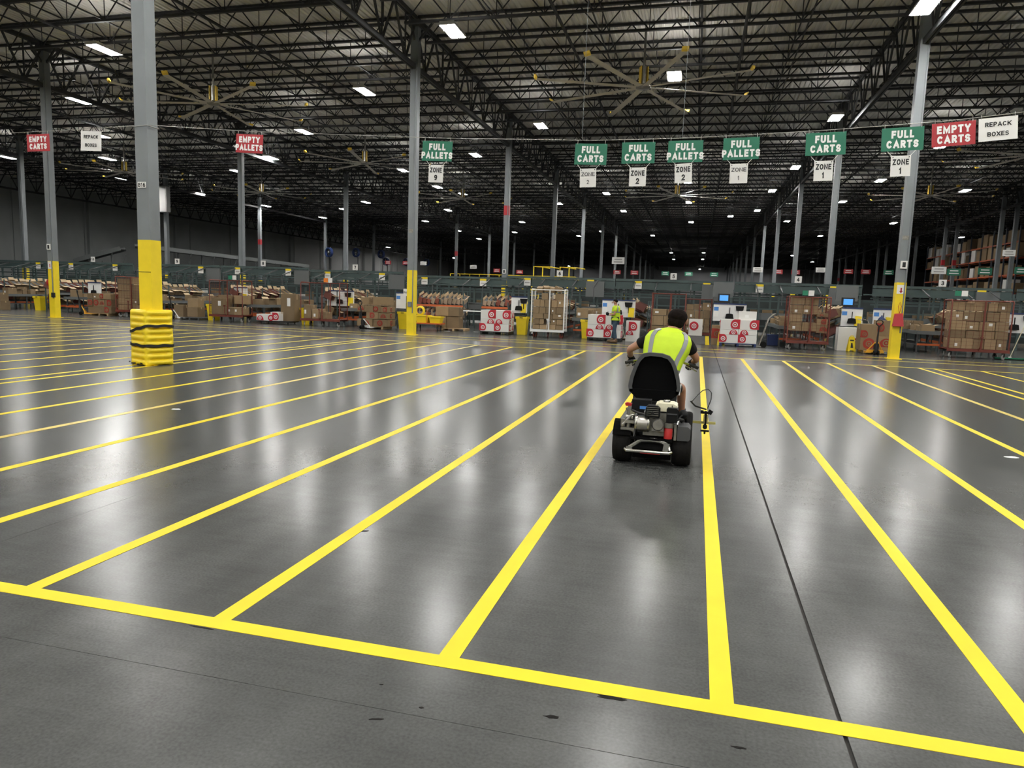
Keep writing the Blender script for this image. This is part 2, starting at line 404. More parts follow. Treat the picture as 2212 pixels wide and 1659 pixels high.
for i in range(7):
    ya = -7.125+i*2.0357; yb = ya+2.0357; ym = (ya+yb)/2
    g.bar((.05, ya, 12.2), (.05, ym, 10.4), .05, 4); g.bar((.05, ym, 10.4), (.05, yb, 12.2), .05, 4); g.bar((.05, ym, 10.4), (.05, ym, 12.2), .035, 4)
gme = g.mesh('girder', 'girder')
for xg in XC[:-1]:
    for k in range(len(YC)-1): put('roof_girder', gme, ceiling, (xg-.055, (YC[k]+YC[k+1])/2, 0))
mb = MB().box((0, 0, 0), (.045, 210, .045)).mesh('bridging', 'joist')
for i in range(len(XC)-1):
    for t in (.2, .4, .6, .8):
        xx = XC[i]+(XC[i+1]-XC[i])*t
        put('bridging_rod', mb, ceiling, (xx, 95, ZJB+.05)); put('bridging_rod', mb, ceiling, (xx, 95, ZJT-.06))
pm = MB().cyl((0, -10, 0), (0, 200, 0), .055, n=8).mesh('sprinkler_pipe', 'joist', True)
for xx in (-24.0, -17.6, -5.2, 1.0, 13.6, 19.0, -36, -41): put('sprinkler_pipe', pm, ceiling, (xx, 0, ZJB-.12))

# ---- walls with panels and pilasters
wl = struct(MB().bb(X0-.3, X0, Y0, Y1, -.05, 12.6).build('wall_left', 'wall'))
pan = MB().box((0, 0, 0), (.12, 8.6, 11.6)).mesh('wall_panel', 'wall')
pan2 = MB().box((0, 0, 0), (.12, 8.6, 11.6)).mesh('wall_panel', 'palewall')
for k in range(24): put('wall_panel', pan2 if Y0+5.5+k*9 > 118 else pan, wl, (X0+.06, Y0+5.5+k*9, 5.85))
pil = MB().box((0, 0, 0), (.5, .45, 11.7)).mesh('pilaster', 'wall')
for k in range(12): put('pilaster', pil, wl, (X0+.25, 12.72+14.25*k, 5.85))
wb = struct(MB().bb(X0, X1, Y1, Y1+.3, -.05, 12.6).build('wall_back', 'farwall'))
struct(MB().bb(X1, X1+.3, Y0, Y1, -.05, 12.6).build('wall_right', 'wall'))
struct(MB().bb(X0, X1, Y0-.3, Y0, -.05, 12.6).build('wall_front', 'wall'))
pan = MB().box((0, 0, 0), (10.6, .12, 11.6)).mesh('wall_panel', 'farwall')
for k in range(12): put('wall_panel', pan, wb, (X0+5.6+11*k, Y1-.06, 5.85))

# ================================================================ HIGH-BAY LIGHTS
def flat_mesh(name, mb, m):
    me = bpy.data.meshes.new(name); me.from_pydata(mb.v, [], mb.f); me.update(); me.materials.append(MATS[m]); return me
for k_ in ('lamp', 'uplight'):
    try: MATS[k_].cycles.emission_sampling = 'FRONT'
    except Exception: pass
def light_proto():
    hs = MB(); hs.box((0, 0, .085), (.50, 1.26, .07)); hs.prism([(-.25, .05), (.25, .05), (.29, 0), (-.29, 0)], -.64, .64)
    hs = hs.mesh('housing', 'housing')
    tubes = MB().add([(-.10, -.59, 0), (-.10, .59, 0), (.10, .59, 0), (.10, -.59, 0)], [(0, 1, 2, 3)]); tubes = flat_mesh('lamp_strip', tubes, 'lamp')
    hk = MB(); hk.bar((0, 0, .12), (0, 0, .86), .008, 4)
    return hs, tubes, hk.mesh('hanger', 'joist')
HS, TB, HK = light_proto()
UPL = flat_mesh('uplight_slot', MB().add([(-.08, -.5, .130), (.08, -.5, .130), (.08, .5, .130), (-.08, .5, .130)], [(0, 1, 2, 3)]), 'uplight')
ZL = 10.5
LIGHTS = [(-22.5, 23.5, 'long high-bay light hanging just left of the B16 column'), (-8.57, 23.83, 'large high-bay light above the ZONE 9 sign and nearest the top edge'),
 (5.9, 24.2, 'brightest high-bay light cut by the top edge above the right column'), (-29.94, 29.65, 'slim high-bay light left of the B16 column above the REPACK BOXES sign'),
 (-14.89, 30.08, 'large high-bay light between the left fan and the centre column'), (-1.44, 29.78, 'high-bay light showing beside the hub of the nearest right fan'),
 (-35.6, 36.6, 'high-bay light half behind the left REPACK BOXES sign'), (-22.05, 37.05, 'high-bay light right above the EMPTY PALLETS sign, to its right'),
 (-8.43, 37.14, 'high-bay light between the centre column and the first FULL CARTS sign'), (5.71, 37.17, 'high-bay light above the fifth green sign next to the dark girder'),
 (-41.5, 43.31, 'high-bay light behind the blades of the far left fan'), (-28.71, 43.98, 'slim high-bay light just right of the EMPTY PALLETS sign'),
 (-14.2, 44.22, 'high-bay light right of the ZONE 9 placard'), (12.18, 43.89, 'high-bay light overlapping the bottom of the right EMPTY CARTS sign'),
 (-49.26, 42.2, 'high-bay light at the left picture edge'), (-34.75, 48.74, 'high-bay light below the EMPTY PALLETS sign, split by a column'), (-21.28, 49.18, 'high-bay light left of the centre column below the small fan'),
 (5.52, 49.84, 'high-bay light left of the first ZONE 1 placard under a thin rod')]
REST = [(-47.84, 51.48), (11.7, 55.14), (-1.28, 55.17), (-21.49, 56.88), (5.05, 59.61), (-7.95, 60.79), (-20.59, 60.81), (-47, 60), (18.47, 59.96), (-1.31, 66.2), (-13.2, 67.16),
 (11.24, 65.92), (-32.57, 66.21), (-45.75, 69.15), (-7.71, 72.64), (4.91, 71.98), (-26.1, 72.3), (-37.94, 71.77), (2.68, 76.6), (-45.08, 79.96), (8.55, 80.87), (19, 82),
 (-1.25, 82.39), (-20.8, 83.63), (-33, 83.4), (-12.7, 94.2), (-32.8, 95.3), (-25.1, 96.8), (14.37, 97.38), (30, 97.2), (-6.45, 99.39), (-16.9, 101.4), (-33.9, 108.5), (-47.3, 109.6),
 (-5.18, 133.4), (.48, 131.9), (-5.4, 153.4), (.46, 151.4), (15.67, 135.2), (21.6, 153.7), (-60, 132), (-62, 150), (-58, 166), (-35, 196), (0, 197), (14, 197)]
NEAR = [(-8.5, 11), (5.7, 11), (-1.4, 17), (-15, 17), (12.5, 17), (-22, 11), (-1.4, 4), (-15, 4), (-8.5, -2.5), (5.7, -2.5), (12.5, 4), (-29, 17), (19, 11), (19, 24), (26, 30), (19, 37), (26, 46), (12.3, 30), (-36, 24), (-43, 30), (-1.4, -9), (-15, -9), (12.5, -9), (-8.5, -15), (5.7, -15), (-22, -2.5), (-29, 4), (-36, 11), (19, -2.5), (26, 4), (26, 17), (-43, 17), (-8.5, -9), (5.7, 4.5), (-22, 4), (-29, -9), (26, -9), (-36, -2.5), (33, 11), (-1.4, -15), (-15, -15), (19, -15)]
def add_light(x, y, label, group):
    t = thing('high_bay_light', label, 'ceiling light', (x, y, ZL), 0, group)
    put('housing', HS, t); put('uplight_slot', UPL, t)
    for yy in (-.5, .5): put('hanger', HK, t, (0, yy, 0))
    put('lamp_strip', TB, t, (-.13, 0, -.012)); put('lamp_strip', TB, t, (.13, 0, -.012))
for x, y, l in LIGHTS: add_light(x, y, l, 'high-bay lights')
cnt = {}
for x, y in sorted(REST, key=lambda q: q[1]):
    if x < -24: l, gname = 'small distant high-bay light over the left bays', 'distant left lights'
    elif x < -4: l, gname = 'small distant high-bay light over the bays left of centre', 'distant centre-left lights'
    elif x < 7: l, gname = 'small distant high-bay light over the middle aisle', 'distant middle lights'
    else: l, gname = 'small distant high-bay light over the right bays', 'distant right lights'
    k = cnt.get(gname, 0); cnt[gname] = k+1
    add_light(x, y, f'{l}, {ORD[k]} in distance', gname)
for x, y in NEAR: add_light(x, y, 'high-bay light overhead outside the picture', 'lights outside the picture')

# ================================================================ CEILING FANS
def fan_proto():
    root = thing('ceiling_fan', 'x', 'fan')
    put('rod', MB().cyl((0, 0, .5), (0, 0, 2.2), .045, n=10).mesh('rod', 'steel', True), root)
    m = MB(); m.box((0, 0, .42), (.26, .05, .62)); m.box((.13, 0, .42), (.03, .22, .6)); m.box((-.13, 0, .42), (.03, .22, .6))
    m.build('motor_bracket', 'fantip', root)
    MB().cyl((0, 0, .12), (0, 0, .74), .10, n=14).build('motor', 'steel', root, smooth=True)
    MB().lathe([(.10, .10), (.26, .06), (.28, 0), (.2, -.05), (.05, -.06)], n=18).build('hub', 'steel', root, smooth=True)
    b = MB(); L = 3.95; prof = [(-.11, .0), (-.06, .022), (.03, .026), (.12, .0), (.03, -.006), (-.06, -.006)]
    b.add([(.2, a, c) for a, c in prof]+[(L, a, c) for a, c in prof], [(i, (i+1) % 6, 6+(i+1) % 6, 6+i) for i in range(6)]+[tuple(range(6)), tuple(range(11, 5, -1))])
    bm = b.mesh('blade', 'fanblade', True)
    tp = MB().prism([(L, .0), (L+.07, .05), (L+.10, .13), (L+.05, .12), (L+.0, .04)], -.10, .12, 'xz').mesh('blade_tip', 'fantip')
    for k in range(8):
        o = put('blade', bm, root, rot=(R(6), 0, k*PI/4)); put('blade_tip', tp, o)
    return root
FANS = [(-20.5, 27.2, 9.42, 'big eight-blade ceiling fan beside the B16 column', .22), (-2.42, 27.3, 9.42, 'big eight-blade ceiling fan above the FULL CARTS signs', .40),
        (-20.2, 40.9, 9.45, 'ceiling fan between the EMPTY PALLETS sign and the centre column', .25), (-39.6, 42.8, 9.45, 'ceiling fan far left, partly hidden by the B16 column', .3),
        (-18.9, 55.8, 9.4, 'distant ceiling fan below the ZONE 9 placard', .1), (-1.95, 54.3, 9.4, 'distant ceiling fan below the two middle zone placards', .5),
        (-35.2, 52.6, 9.45, 'distant ceiling fan below the EMPTY PALLETS sign', .3), (14.9, 55.2, 9.45, 'ceiling fan behind the right column', .12), (15.6, 41.2, 9.45, 'ceiling fan at the right picture edge under the REPACK BOXES sign', .33)]
fp = fan_proto()
for i, (x, y, z, l, a) in enumerate(FANS):
    o = fp if i == 0 else copy_tree(fp)
    o.location = (x, y, z); o.rotation_euler = (0, 0, a); tag(o, l, 'fan', 'ceiling fans')

# ================================================================ COLUMNS
SH = MB(); SH.box((0, 0, 7.3), (.30, .30, 9.4)); SH = SH.mesh('shaft', 'column')
SHF = MB().box((0, 0, 5.7), (.30, .30, 11.4)).mesh('shaft', 'column')
YB = MB().box((0, 0, 1.31), (.306, .306, 2.60)).mesh('yellow_band', 'yellow')
CP = MB(); CP.box((0, 0, 12.0), (.45, .45, .25))
for sx in (-1, 1): CP.bar((sx*.12, 0, 11.4), (sx*.75, 0, 12.1), .05, 4); CP.bar((0, sx*.12, 11.4), (0, sx*.75, 12.1), .05, 4)
CP = CP.mesh('column_head', 'girder')
BP = MB(); BP.box((0, 0, .012), (.45, .45, .024)); BP = BP.mesh('base_plate', 'yellow')
RB = MB().box((0, 0, 6.7), (.31, .31, .55)).mesh('red_band', 'signred')
CD = MB(); CD.cyl((.10, -.172, .9), (.10, -.172, 10.6), .022, n=6); CD = CD.mesh('conduit', 'column', True)
ROWN = {-46.95: 'row along the left wall', -29.1: 'second row from the left wall', -11.2: 'row behind the B16 column', 6.65: 'row right of the riding striper', 24.5: 'double row by the storage racks', 25.55: 'outer line of the double row by the storage racks'}
SPECIAL = {(-11.2, 0): 'near grey steel column with the B16 plate and yellow base', (-29.1, 1): 'grey column with yellow foot behind the left EMPTY CARTS sign',
           (-11.2, 1): 'grey column with yellow foot beside the ZONE 9 placard', (6.65, 1): 'grey column with yellow foot and red bag beside the right ZONE 1 placard', (-11.2, 2): 'grey column with a red band beside the white caged cart'}
columns = {}
for xc in (-46.95, -29.1, -11.2, 6.65, 24.5, 25.55):
    for k in range(0, 13):
        y = 12.72+14.25*k
        if xc in (-46.95,) and k < 2: continue
        if xc > 20 and k < 3: continue
        if xc == -29.1 and k == 0: continue
        if xc == 6.65 and k == 0: continue
        lab = SPECIAL.get((xc, k), f'grey steel column, {ORD[k]} away from the camera in the {ROWN[xc]}')
        t = thing('steel_column', lab, 'column', (xc, y, 0), 0, 'building columns')
        put('shaft', SH, t); put('yellow_band', YB, t); put('column_head', CP, t); put('base_plate', BP, t)
        if (xc, k) in ((-11.2, 2), (-29.1, 5), (-46.95, 4), (24.5, 5), (25.55, 5), (24.5, 9)): put('red_band', RB, t)
        if k in (1, 2): put('conduit', CD, t)
        columns[(xc, k)] = t
c = columns[(-11.2, 0)]
pl = MB().box((-.005, -.158, 3.72), (.20, .008, .12)).build('number_plate', 'signwhite', c)
put('lettering', text_mesh('B16', .085, 'letterblack', .012), pl, (-.005, -.163, 3.72))
MB().tube([(-.17, -.17, 4.88), (.17, -.17, 4.9), (.17, .17, 4.9), (-.17, .17, 4.88), (-.17, -.17, 4.88)], .008, 5).build('cable_clamp', 'steel', c)
MB().box((.0, -.155, 1.95), (.3, .004, .012)).build('scratch', 'black', c)
for key, zz in (((-11.2, 1), 4.15), ((6.65, 1), 4.1)):
    pl = MB().box((0, -.158, zz), (.22, .008, .14)).build('number_plate', 'dirtysteel', columns[key])
for key, zz in (((-29.1, 1), 3.25), ((6.65, 1), 3.2), ((-11.2, 2), 3.15)):
    b = MB().box((.0, -.19, zz), (.20, .06, .26)).build('alarm_box', 'signwhite', columns[key]); MB().box((.0, -.222, zz), (.10, .008, .17)).build('alarm_lens', 'black', b)
c = columns[(6.65, 1)]
pl = MB().box((.0, -.16, 2.38), (.26, .008, .30)).build('extinguisher_notice', 'signwhite', c)
m = MB(); m.box((0, -.166, 2.36), (.045, .006, .14)); m.prism([(-.06, 2.32), (.06, 2.32), (0, 2.25)], -.169, -.163); m.build('red_arrow', 'signred', pl)
bag = tag(MB().add([(-.14, -.17, 1.55), (.12, -.17, 1.58), (.15, -.17, 1.12), (-.19, -.17, 1.12), (-.12, -.25, 1.53), (.10, -.25, 1.56), (.15, -.30, 1.13), (-.18, -.30, 1.13)],
    [(0, 1, 2, 3), (4, 7, 6, 5), (0, 4, 5, 1), (1, 5, 6, 2), (2, 6, 7, 3), (3, 7, 4, 0)]).tube([(0, -.2, 1.56), (-.05, -.18, 1.8), (0, -.17, 1.95), (.05, -.18, 1.8), (0, -.2, 1.56)], .008, 5).build('cloth_bag', 'signred'), 'red cloth bag hanging on the yellow foot of the right column', 'bag')
bag.location = (6.65, 26.94, 0)
c = columns[(-29.1, 1)]
pl = MB().box((-.02, -.16, 2.42), (.24, .008, .34)).build('extinguisher_notice', 'signwhite', c); MB().box((-.02, -.167, 2.40), (.04, .006, .16)).build('red_arrow', 'signred', pl)
MB().ell((-.24, -.06, 1.62), (.13, .08, .17)).build('red_glove', 'red', c, smooth=True)
MB().box((.13, -.19, 1.05), (.16, .08, .22)).build('switch_box', 'black', c)
MB().box((-.02, -.18, 1.25), (.15, .06, .20)).build('switch_box', 'column', columns[(-11.2, 1)])

# column guard around B16
def guard():
    m = MB(); nz = 66; na = 64; Hh = 1.17; hw = .325; ex = 7.0
    vs = []
    for i in range(nz+1):
        z = Hh*i/nz; t = z/Hh
        rib = abs(math.sin(t*9*PI))**0.6
        edge = min(1, (Hh-z)/.03, z/.03+.4)
        for j in range(na):
            a = 2*PI*j/na; ca, sa = math.cos(a), math.sin(a)
            r = hw/((abs(ca)**ex+abs(sa)**ex)**(1/ex))
            d45 = abs(((a-PI/4) % (PI/2)))
            d45 = min(d45, PI/2-d45)
            amp = .075*min(1, max(0, (d45-.07)/.12))
            rr = r-amp*(1-rib)*1.0-(1-edge)*.03
            rr += .006*math.sin(5*a+9*t)
            vs.append((rr*ca, rr*sa, z))
    fs = [(i*na+j, i*na+(j+1) % na, (i+1)*na+(j+1) % na, (i+1)*na+j) for i in range(nz) for j in range(na)]
    # top ring inwards
    o = len(vs)
    for j in range(na):
        a = 2*PI*j/na; ca, sa = math.cos(a), math.sin(a); r = .14/((abs(ca)**12+abs(sa)**12)**(1/12)); vs.append((r*ca, r*sa, Hh-.01))
    fs += [(nz*na+j, nz*na+(j+1) % na, o+(j+1) % na, o+j) for j in range(na)]
    m.add(vs, fs)
    t = thing('column_guard', 'yellow ribbed plastic guard strapped around the foot of the B16 column', 'column guard', (-11.2, 12.72, 0), R(-20))
    m.build('guard_shell', 'guardyellow', t, smooth=True)
    for z0, tilt in ((.76, .22), (.43, -.03)):
        s = MB(); na2 = 48; pv = []
        for j in range(na2):
            a = 2*PI*j/na2; ca, sa = math.cos(a), math.sin(a); r = .334/((abs(ca)**9+abs(sa)**9)**(1/9))
            zz = z0+tilt*(r*ca)+.008*math.sin(7*a)
            pv += [(r*ca, r*sa, zz-.028), (r*ca, r*sa, zz+.028), (r*ca*.97, r*sa*.97, zz+.028), (r*ca*.97, r*sa*.97, zz-.028)]
        s.add(pv, [(4*j+q, 4*((j+1) % na2)+q, 4*((j+1) % na2)+(q+1) % 4, 4*j+(q+1) % 4) for j in range(na2) for q in range(4)])
        s.build('strap', 'black', t)
    s = MB()
    for (x, z) in ((-.30, .06), (-.22, .03), (-.12, .04), (.02, .02), (.16, .05)): s.box((x, -.33, z), (.07, .012, .025), (0, .4*x, 0))
    s.build('scuffed_edge', 'black', t)
guard()

# ================================================================ HANGING SIGNS ALONG THE CABLE
SY = 12.62
cab = [(-29.1, 4.95), (-24, 4.86), (-18, 4.80), (-13.87, 4.86), (-12.48, 4.88), (-11.2, 4.93), (-8.7, 4.74), (-4.78, 4.53), (-1.95, 4.43), (-1.14, 4.43), (-.36, 4.435), (.53, 4.46), (1.82, 4.51), (2.93, 4.57), (3.59, 4.61), (4.11, 4.66), (6.65, 4.93)]
tag(MB().tube([(x, SY+.02, z) for x, z in cab], .006, 5, ).build('sign_cable', 'steel'), 'thin steel cable strung between columns carrying the hanging signs', 'cable')
for rx, lab in ((-2.12, 'thin rod holding the sign cable above the leftmost FULL CARTS sign'), (-.42, 'thin rod holding the sign cable above the middle FULL PALLETS sign')):
    tag(MB().tube([(rx, SY+.02, 4.45), (rx, SY+.02, 11.35)], .004, 5).build('hanger_rod', 'column'), lab, 'rod', 'sign cable rods')
def cable_z(x):
    for (a, za), (b, zb) in zip(cab, cab[1:]):
        if a <= x <= b: return za+(zb-za)*(x-a)/(b-a), (zb-za)/(b-a)
    return 4.9, 0
def hang_sign(x, z, words, m, tm, label, wd=.60, ht=.355, th=.118, bold=.03, sx=.92, roll=0):
    zc, sl = cable_z(x)
    t = thing('hanging_sign', label, 'sign', (x, SY, z), 0, 'signs on the cable')
    t.rotation_euler = (0, -math.atan(sl)*.8+roll, 0)
    MB().box((0, 0, -ht/2), (wd, .006, ht)).build('panel', m, t)
    ls = words.split('\n')
    for q, s in enumerate(ls):
        put('lettering', text_mesh(s, th, tm, bold, sx), t, (0, -.006, -ht*(.29 if q == 0 else .71)))
    hk = MB()
    for s_ in (-1, 1): hk.tube([(s_*wd*.43, 0, -.015), (s_*wd*.43, .0, .05), (s_*wd*.43, .012, .065)], .005, 5)
    hk.build('hook', 'steel', t)
    return t
def zone_sign(x, z, num, label, thin=False, dx=0, roll=0, drop=.42):
    zc, sl = cable_z(x)
    wd, ht = .285, .315
    t = thing('zone_placard', label, 'sign', (x+dx, SY, z-drop), 0, 'zone placards')
    t.rotation_euler = (0, -math.atan(sl)*.6+roll, 0)
    MB().box((0, 0, -ht/2), (wd, .005, ht)).build('panel', 'signwhite', t)
    th, bo, sx = (.062, .0, 1.25) if thin else (.088, .02, .82)
    put('lettering', text_mesh('ZONE', th, 'letterblack', bo, sx), t, (0, -.005, -ht*.30)); put('lettering', text_mesh(str(num), th*1.1, 'letterblack', bo, .9), t, (0, -.005, -ht*.72))
    c = MB()
    for s_ in (-1, 1): c.tube([(s_*.115, 0, -.02), (s_*.20-dx*.5, 0, .075)], .0045, 5)
    c.build('cord', 'signwhite', t)
    b = MB()
    for s_ in (-1, 1): b.cyl((s_*.115, -.012, -.022), (s_*.115, .004, -.022), .008, n=8)
    b.build('clip', 'black', t)
G, RD, WH = 'signgreen', 'signred', 'signwhite'
hang_sign(-13.87, 4.80, 'EMPTY\nCARTS', RD, 'letterwhite', 'red EMPTY CARTS sign at far left overlapping a column')
hang_sign(-12.48, 4.83, 'REPACK\nBOXES', WH, 'letterblack', 'white REPACK BOXES sign left of the B16 column', .52, .40, .068, .012, 1.1, .06)
hang_sign(-8.70, 4.68, 'EMPTY\nPALLETS', RD, 'letterwhite', 'red EMPTY PALLETS sign right of the B16 column')
hang_sign(-4.78, 4.47, 'FULL\nPALLETS', G, 'letterwhite', 'green FULL PALLETS sign beside the centre column, above ZONE 9', .58)
zone_sign(-4.80, 4.47, 9, 'white ZONE 9 placard hanging below a green sign')
hang_sign(-1.95, 4.37, 'FULL\nCARTS', G, 'letterwhite', 'green FULL CARTS sign with thin-lettered ZONE 2 below, leftmost of the pair', .56)
zone_sign(-1.97, 4.37, 2, 'white ZONE 2 placard in thin letters, leftmost of three', True, -.02, -.05)
hang_sign(-1.14, 4.38, 'FULL\nCARTS', G, 'letterwhite', 'green FULL CARTS sign second of the tight row of four', .56)
zone_sign(-1.13, 4.38, 2, 'white ZONE 2 placard in bold letters below FULL CARTS')
hang_sign(-.36, 4.39, 'FULL\nPALLETS', G, 'letterwhite', 'green FULL PALLETS sign above the bold ZONE 2 placard', .57)
zone_sign(-.38, 4.39, 2, 'white ZONE 2 placard tight below FULL PALLETS', drop=.375, roll=-.05)
hang_sign(.53, 4.42, 'FULL\nPALLETS', G, 'letterwhite', 'green FULL PALLETS sign above the thin-lettered ZONE 1 placard', .57)
zone_sign(.52, 4.42, 1, 'white ZONE 1 placard in thin letters below FULL PALLETS', True)
hang_sign(1.82, 4.47, 'FULL\nCARTS', G, 'letterwhite', 'green FULL CARTS sign in front of the second right column', .60)
zone_sign(1.82, 4.47, 1, 'white ZONE 1 placard in bold letters, left of two', drop=.44)
hang_sign(2.93, 4.52, 'FULL\nCARTS', G, 'letterwhite', 'green FULL CARTS sign against the right column', .60)
zone_sign(2.94, 4.52, 1, 'white ZONE 1 placard in bold letters against the right column', drop=.43)
hang_sign(3.63, 4.58, 'EMPTY\nCARTS', RD, 'letterwhite', 'red EMPTY CARTS sign at far right beside REPACK BOXES', .60)
t = hang_sign(4.215, 4.63, 'REPACK\nBOXES', WH, 'letterblack', 'white REPACK BOXES sign at the right picture edge', .52, .34, .066, .012, 1.1)
t.location.y -= .03

# ================================================================ CARTONS
def carton_mesh(m):
    b = MB(); b.bb(-.5, .5, -.5, .5, 0, .985); b.bb(-.5, .5, -.5, -.006, .985, 1.0); b.bb(-.5, .5, .006, .5, .985, 1.0)
    return b.mesh('cardboard_box', m)
CM = {k: carton_mesh(k) for k in ('cardboard', 'whitecarton')}
tp = MB(); tp.bb(-.504, .504, -.055, .055, .998, 1.003); tp.bb(-.5055, -.5005, -.055, .055, .80, 1.0); tp.bb(.5005, .5055, -.055, .055, .80, 1.0)
TAPE = tp.mesh('packing_tape', 'tape')
tp = MB(); tp.bb(-.504, .504, -.05, .05, .998, 1.003); tp.bb(-.05, .05, -.5055, -.5005, .0, 1.0)
LBL = MB().bb(-.12, .12, -.509, -.5005, .45, .75).mesh('shipping_label', 'paper')
def carton(x, y, z, w_, d_, h_, rz, label, group, m='cardboard', tape=True, lbl=False, name='cardboard_box'):
    o = put(name, CM[m], None, (x, y, z), (0, 0, rz), (w_, d_, h_)); tag(o, label, 'box', group)
    if tape: put('packing_tape', TAPE, o)
    if lbl: put('shipping_label', LBL, o, (random.uniform(-.3, .3), 0, random.uniform(-.3, .1)))
    return o
# bullseye prints: a red lobe with white ring and dot
def bull(kind, mred, mwhite):
    red = MB(); n = 20; r = 1.0
    if kind == 'corner':      # quarter lobe running off the edges
        poly = [(-1.15, -1.0), (.2, -1.0)]+[(math.cos(a)*1.0, math.sin(a)*1.25) for a in [R(-45+i*13) for i in range(12)]]+[(-1.15, 1.25)]
    elif kind == 'half':
        poly = [(-1.3, -.75), (1.3, -.75)]+[(1.3*math.cos(PI*i/14), -.75+1.6*math.sin(PI*i/14)) for i in range(1, 14)]
    else:
        poly = [(1.15*math.cos(2*PI*i/24), 1.15*math.sin(2*PI*i/24)) for i in range(24)]
    red.prism(poly, 0, .01)
    wt = MB(); N = 20
    wt.ring([(.62*math.cos(2*PI*i/N), .62*math.sin(2*PI*i/N)) for i in range(N)], [(.42*math.cos(2*PI*i/N), .42*math.sin(2*PI*i/N)) for i in range(N)], -.012, .004)
    wt.prism([(.2*math.cos(2*PI*i/N), .2*math.sin(2*PI*i/N)) for i in range(N)], -.012, .004)
    return red.mesh('printed_red_patch', mred), wt.mesh('printed_bullseye', mwhite)
BULL = {(k, s): bull(k, 'printred' if s == 'w' else 'printredkraft', 'paper' if s == 'w' else 'cardboard') for k in ('corner', 'half', 'round') for s in 'wk'}
def print_mark(box, kind, style, u, v, r, face='front', flip=1):
    """u, v in metres from the lower left of the face; box is scaled so undo the scale."""
    a, b = BULL[(kind, style)]; sx, sy, sz = box.scale
    if face == 'front':
        o = put('printed_red_patch', a, box, ((u-sx/2)/sx, -.5-.012/sy, v/sz), None, (flip*r/sx, 1/sy, r/sz))
        o2 = put('printed_bullseye', b, o)
    else:   # left/right side
        s = 1 if face == 'right' else -1
        o = put('printed_red_patch', a, box, (s*(.5+.012/sx), (u-sy/2)/sy, v/sz), (0, 0, s*PI/2), (r/sy, 1/sx, r/sz))
        o2 = put('printed_bullseye', b, o)
    return o
def fill(cx, cy, z0, W, D, H, rz, label, group, rnd, nx=3, ny=2, hs=(.28, .46), m='cardboard', gaps=.05, marks=None, lblp=.15, jag=0.0):
    z = z0; out = []; lay = 0
    while z < z0+H-.15:
        h = min(rnd.uniform(*hs), z0+H-z)
        for j in range(ny):
            n = rnd.choice([nx, nx, nx-1, nx+1]) if nx > 2 else nx
            cuts = sorted([0, 1]+[(i+rnd.uniform(-.15, .15))/n for i in range(1, n)])
            for i in range(n):
                if rnd.random() < gaps or (jag and z > z0+H-.8 and rnd.random() < jag): continue
                a, b = cuts[i], cuts[i+1]; lx = (-.5+(a+b)/2)*W; ly = (-.5+(j+.5)/ny)*D+rnd.uniform(-.025, .025)
                ww = (b-a)*W-.018; dd = D/ny-rnd.uniform(.03, .07); hh = h-rnd.uniform(.004, .03 if z+h < z0+H-.2 else .1)
                x = cx+lx*math.cos(rz)-ly*math.sin(rz); y = cy+lx*math.sin(rz)+ly*math.cos(rz)
                o = carton(x, y, z, ww, dd, hh, rz, f'{label}, {ORD[lay]} layer up, {ORD[i]} across', group, m, j == 0, j == 0 and rnd.random() < lblp)
                if marks and j == 0 and rnd.random() < marks[0]:
                    print_mark(o, rnd.choice(['corner', 'round', 'half']), marks[1], ww*rnd.uniform(.3, .7), hh*.5, min(ww, hh)*.36, flip=rnd.choice([-1, 1]))
                if marks and rnd.random() < marks[0]: print_mark(o, 'round', marks[1], dd*.5, hh*.5, min(dd, hh)*.34, 'right' if cx < 2 else 'left')
                out.append(o)
        z += h; lay += 1
    return out

# ================================================================ EQUIPMENT PROTOTYPES
def pallet(x, y, rz, label, m='wood', w_=1.15, d_=1.0):
    t = thing('pallet', label, 'pallet', (x, y, 0), rz)
    st = MB().box((0, 0, .055), (.09, d_, .09)).mesh('stringer', m); bd = MB().box((0, 0, .112), (w_, .10, .022)).mesh('board', m)
    for q in (-.5, 0, .5): put('stringer', st, t, (q*(w_-.1), 0, 0))
    for k in range(6): put('board', bd, t, (0, -d_/2+.05+k*(d_-.1)/5, 0))
    return t
def caster(parent, x, y, r=.085, m='wheelgrey', top=.26, swivel=0.3):
    f = MB(); f.box((0, .0, top-.02), (.10, .10, .03)); f.box((-.035, .02, r+.06), (.012, .07, top-r-.04)); f.box((.035, .02, r+.06), (.012, .07, top-r-.04))
    o = put('caster', f.mesh('caster', 'black'), parent, (x, y, 0), (0, 0, swivel))
    MB().lathe([(r*.35, -.022), (r*.95, -.022), (r, -.012), (r, .012), (r*.95, .022), (r*.35, .022)], (0, .02, r), 14, 'x').build('wheel', m, o, smooth=True)
def wire_panel(w_, h_, nx, nz, r=.004):
    b = MB()
    for i in range(nx+1): b.bar((-w_/2+w_*i/nx, 0, 0), (-w_/2+w_*i/nx, 0, h_), r, 3)
    for i in range(nz+1): b.bar((-w_/2, 0, h_*i/nz), (w_/2, 0, h_*i/nz), r, 3)
    return b
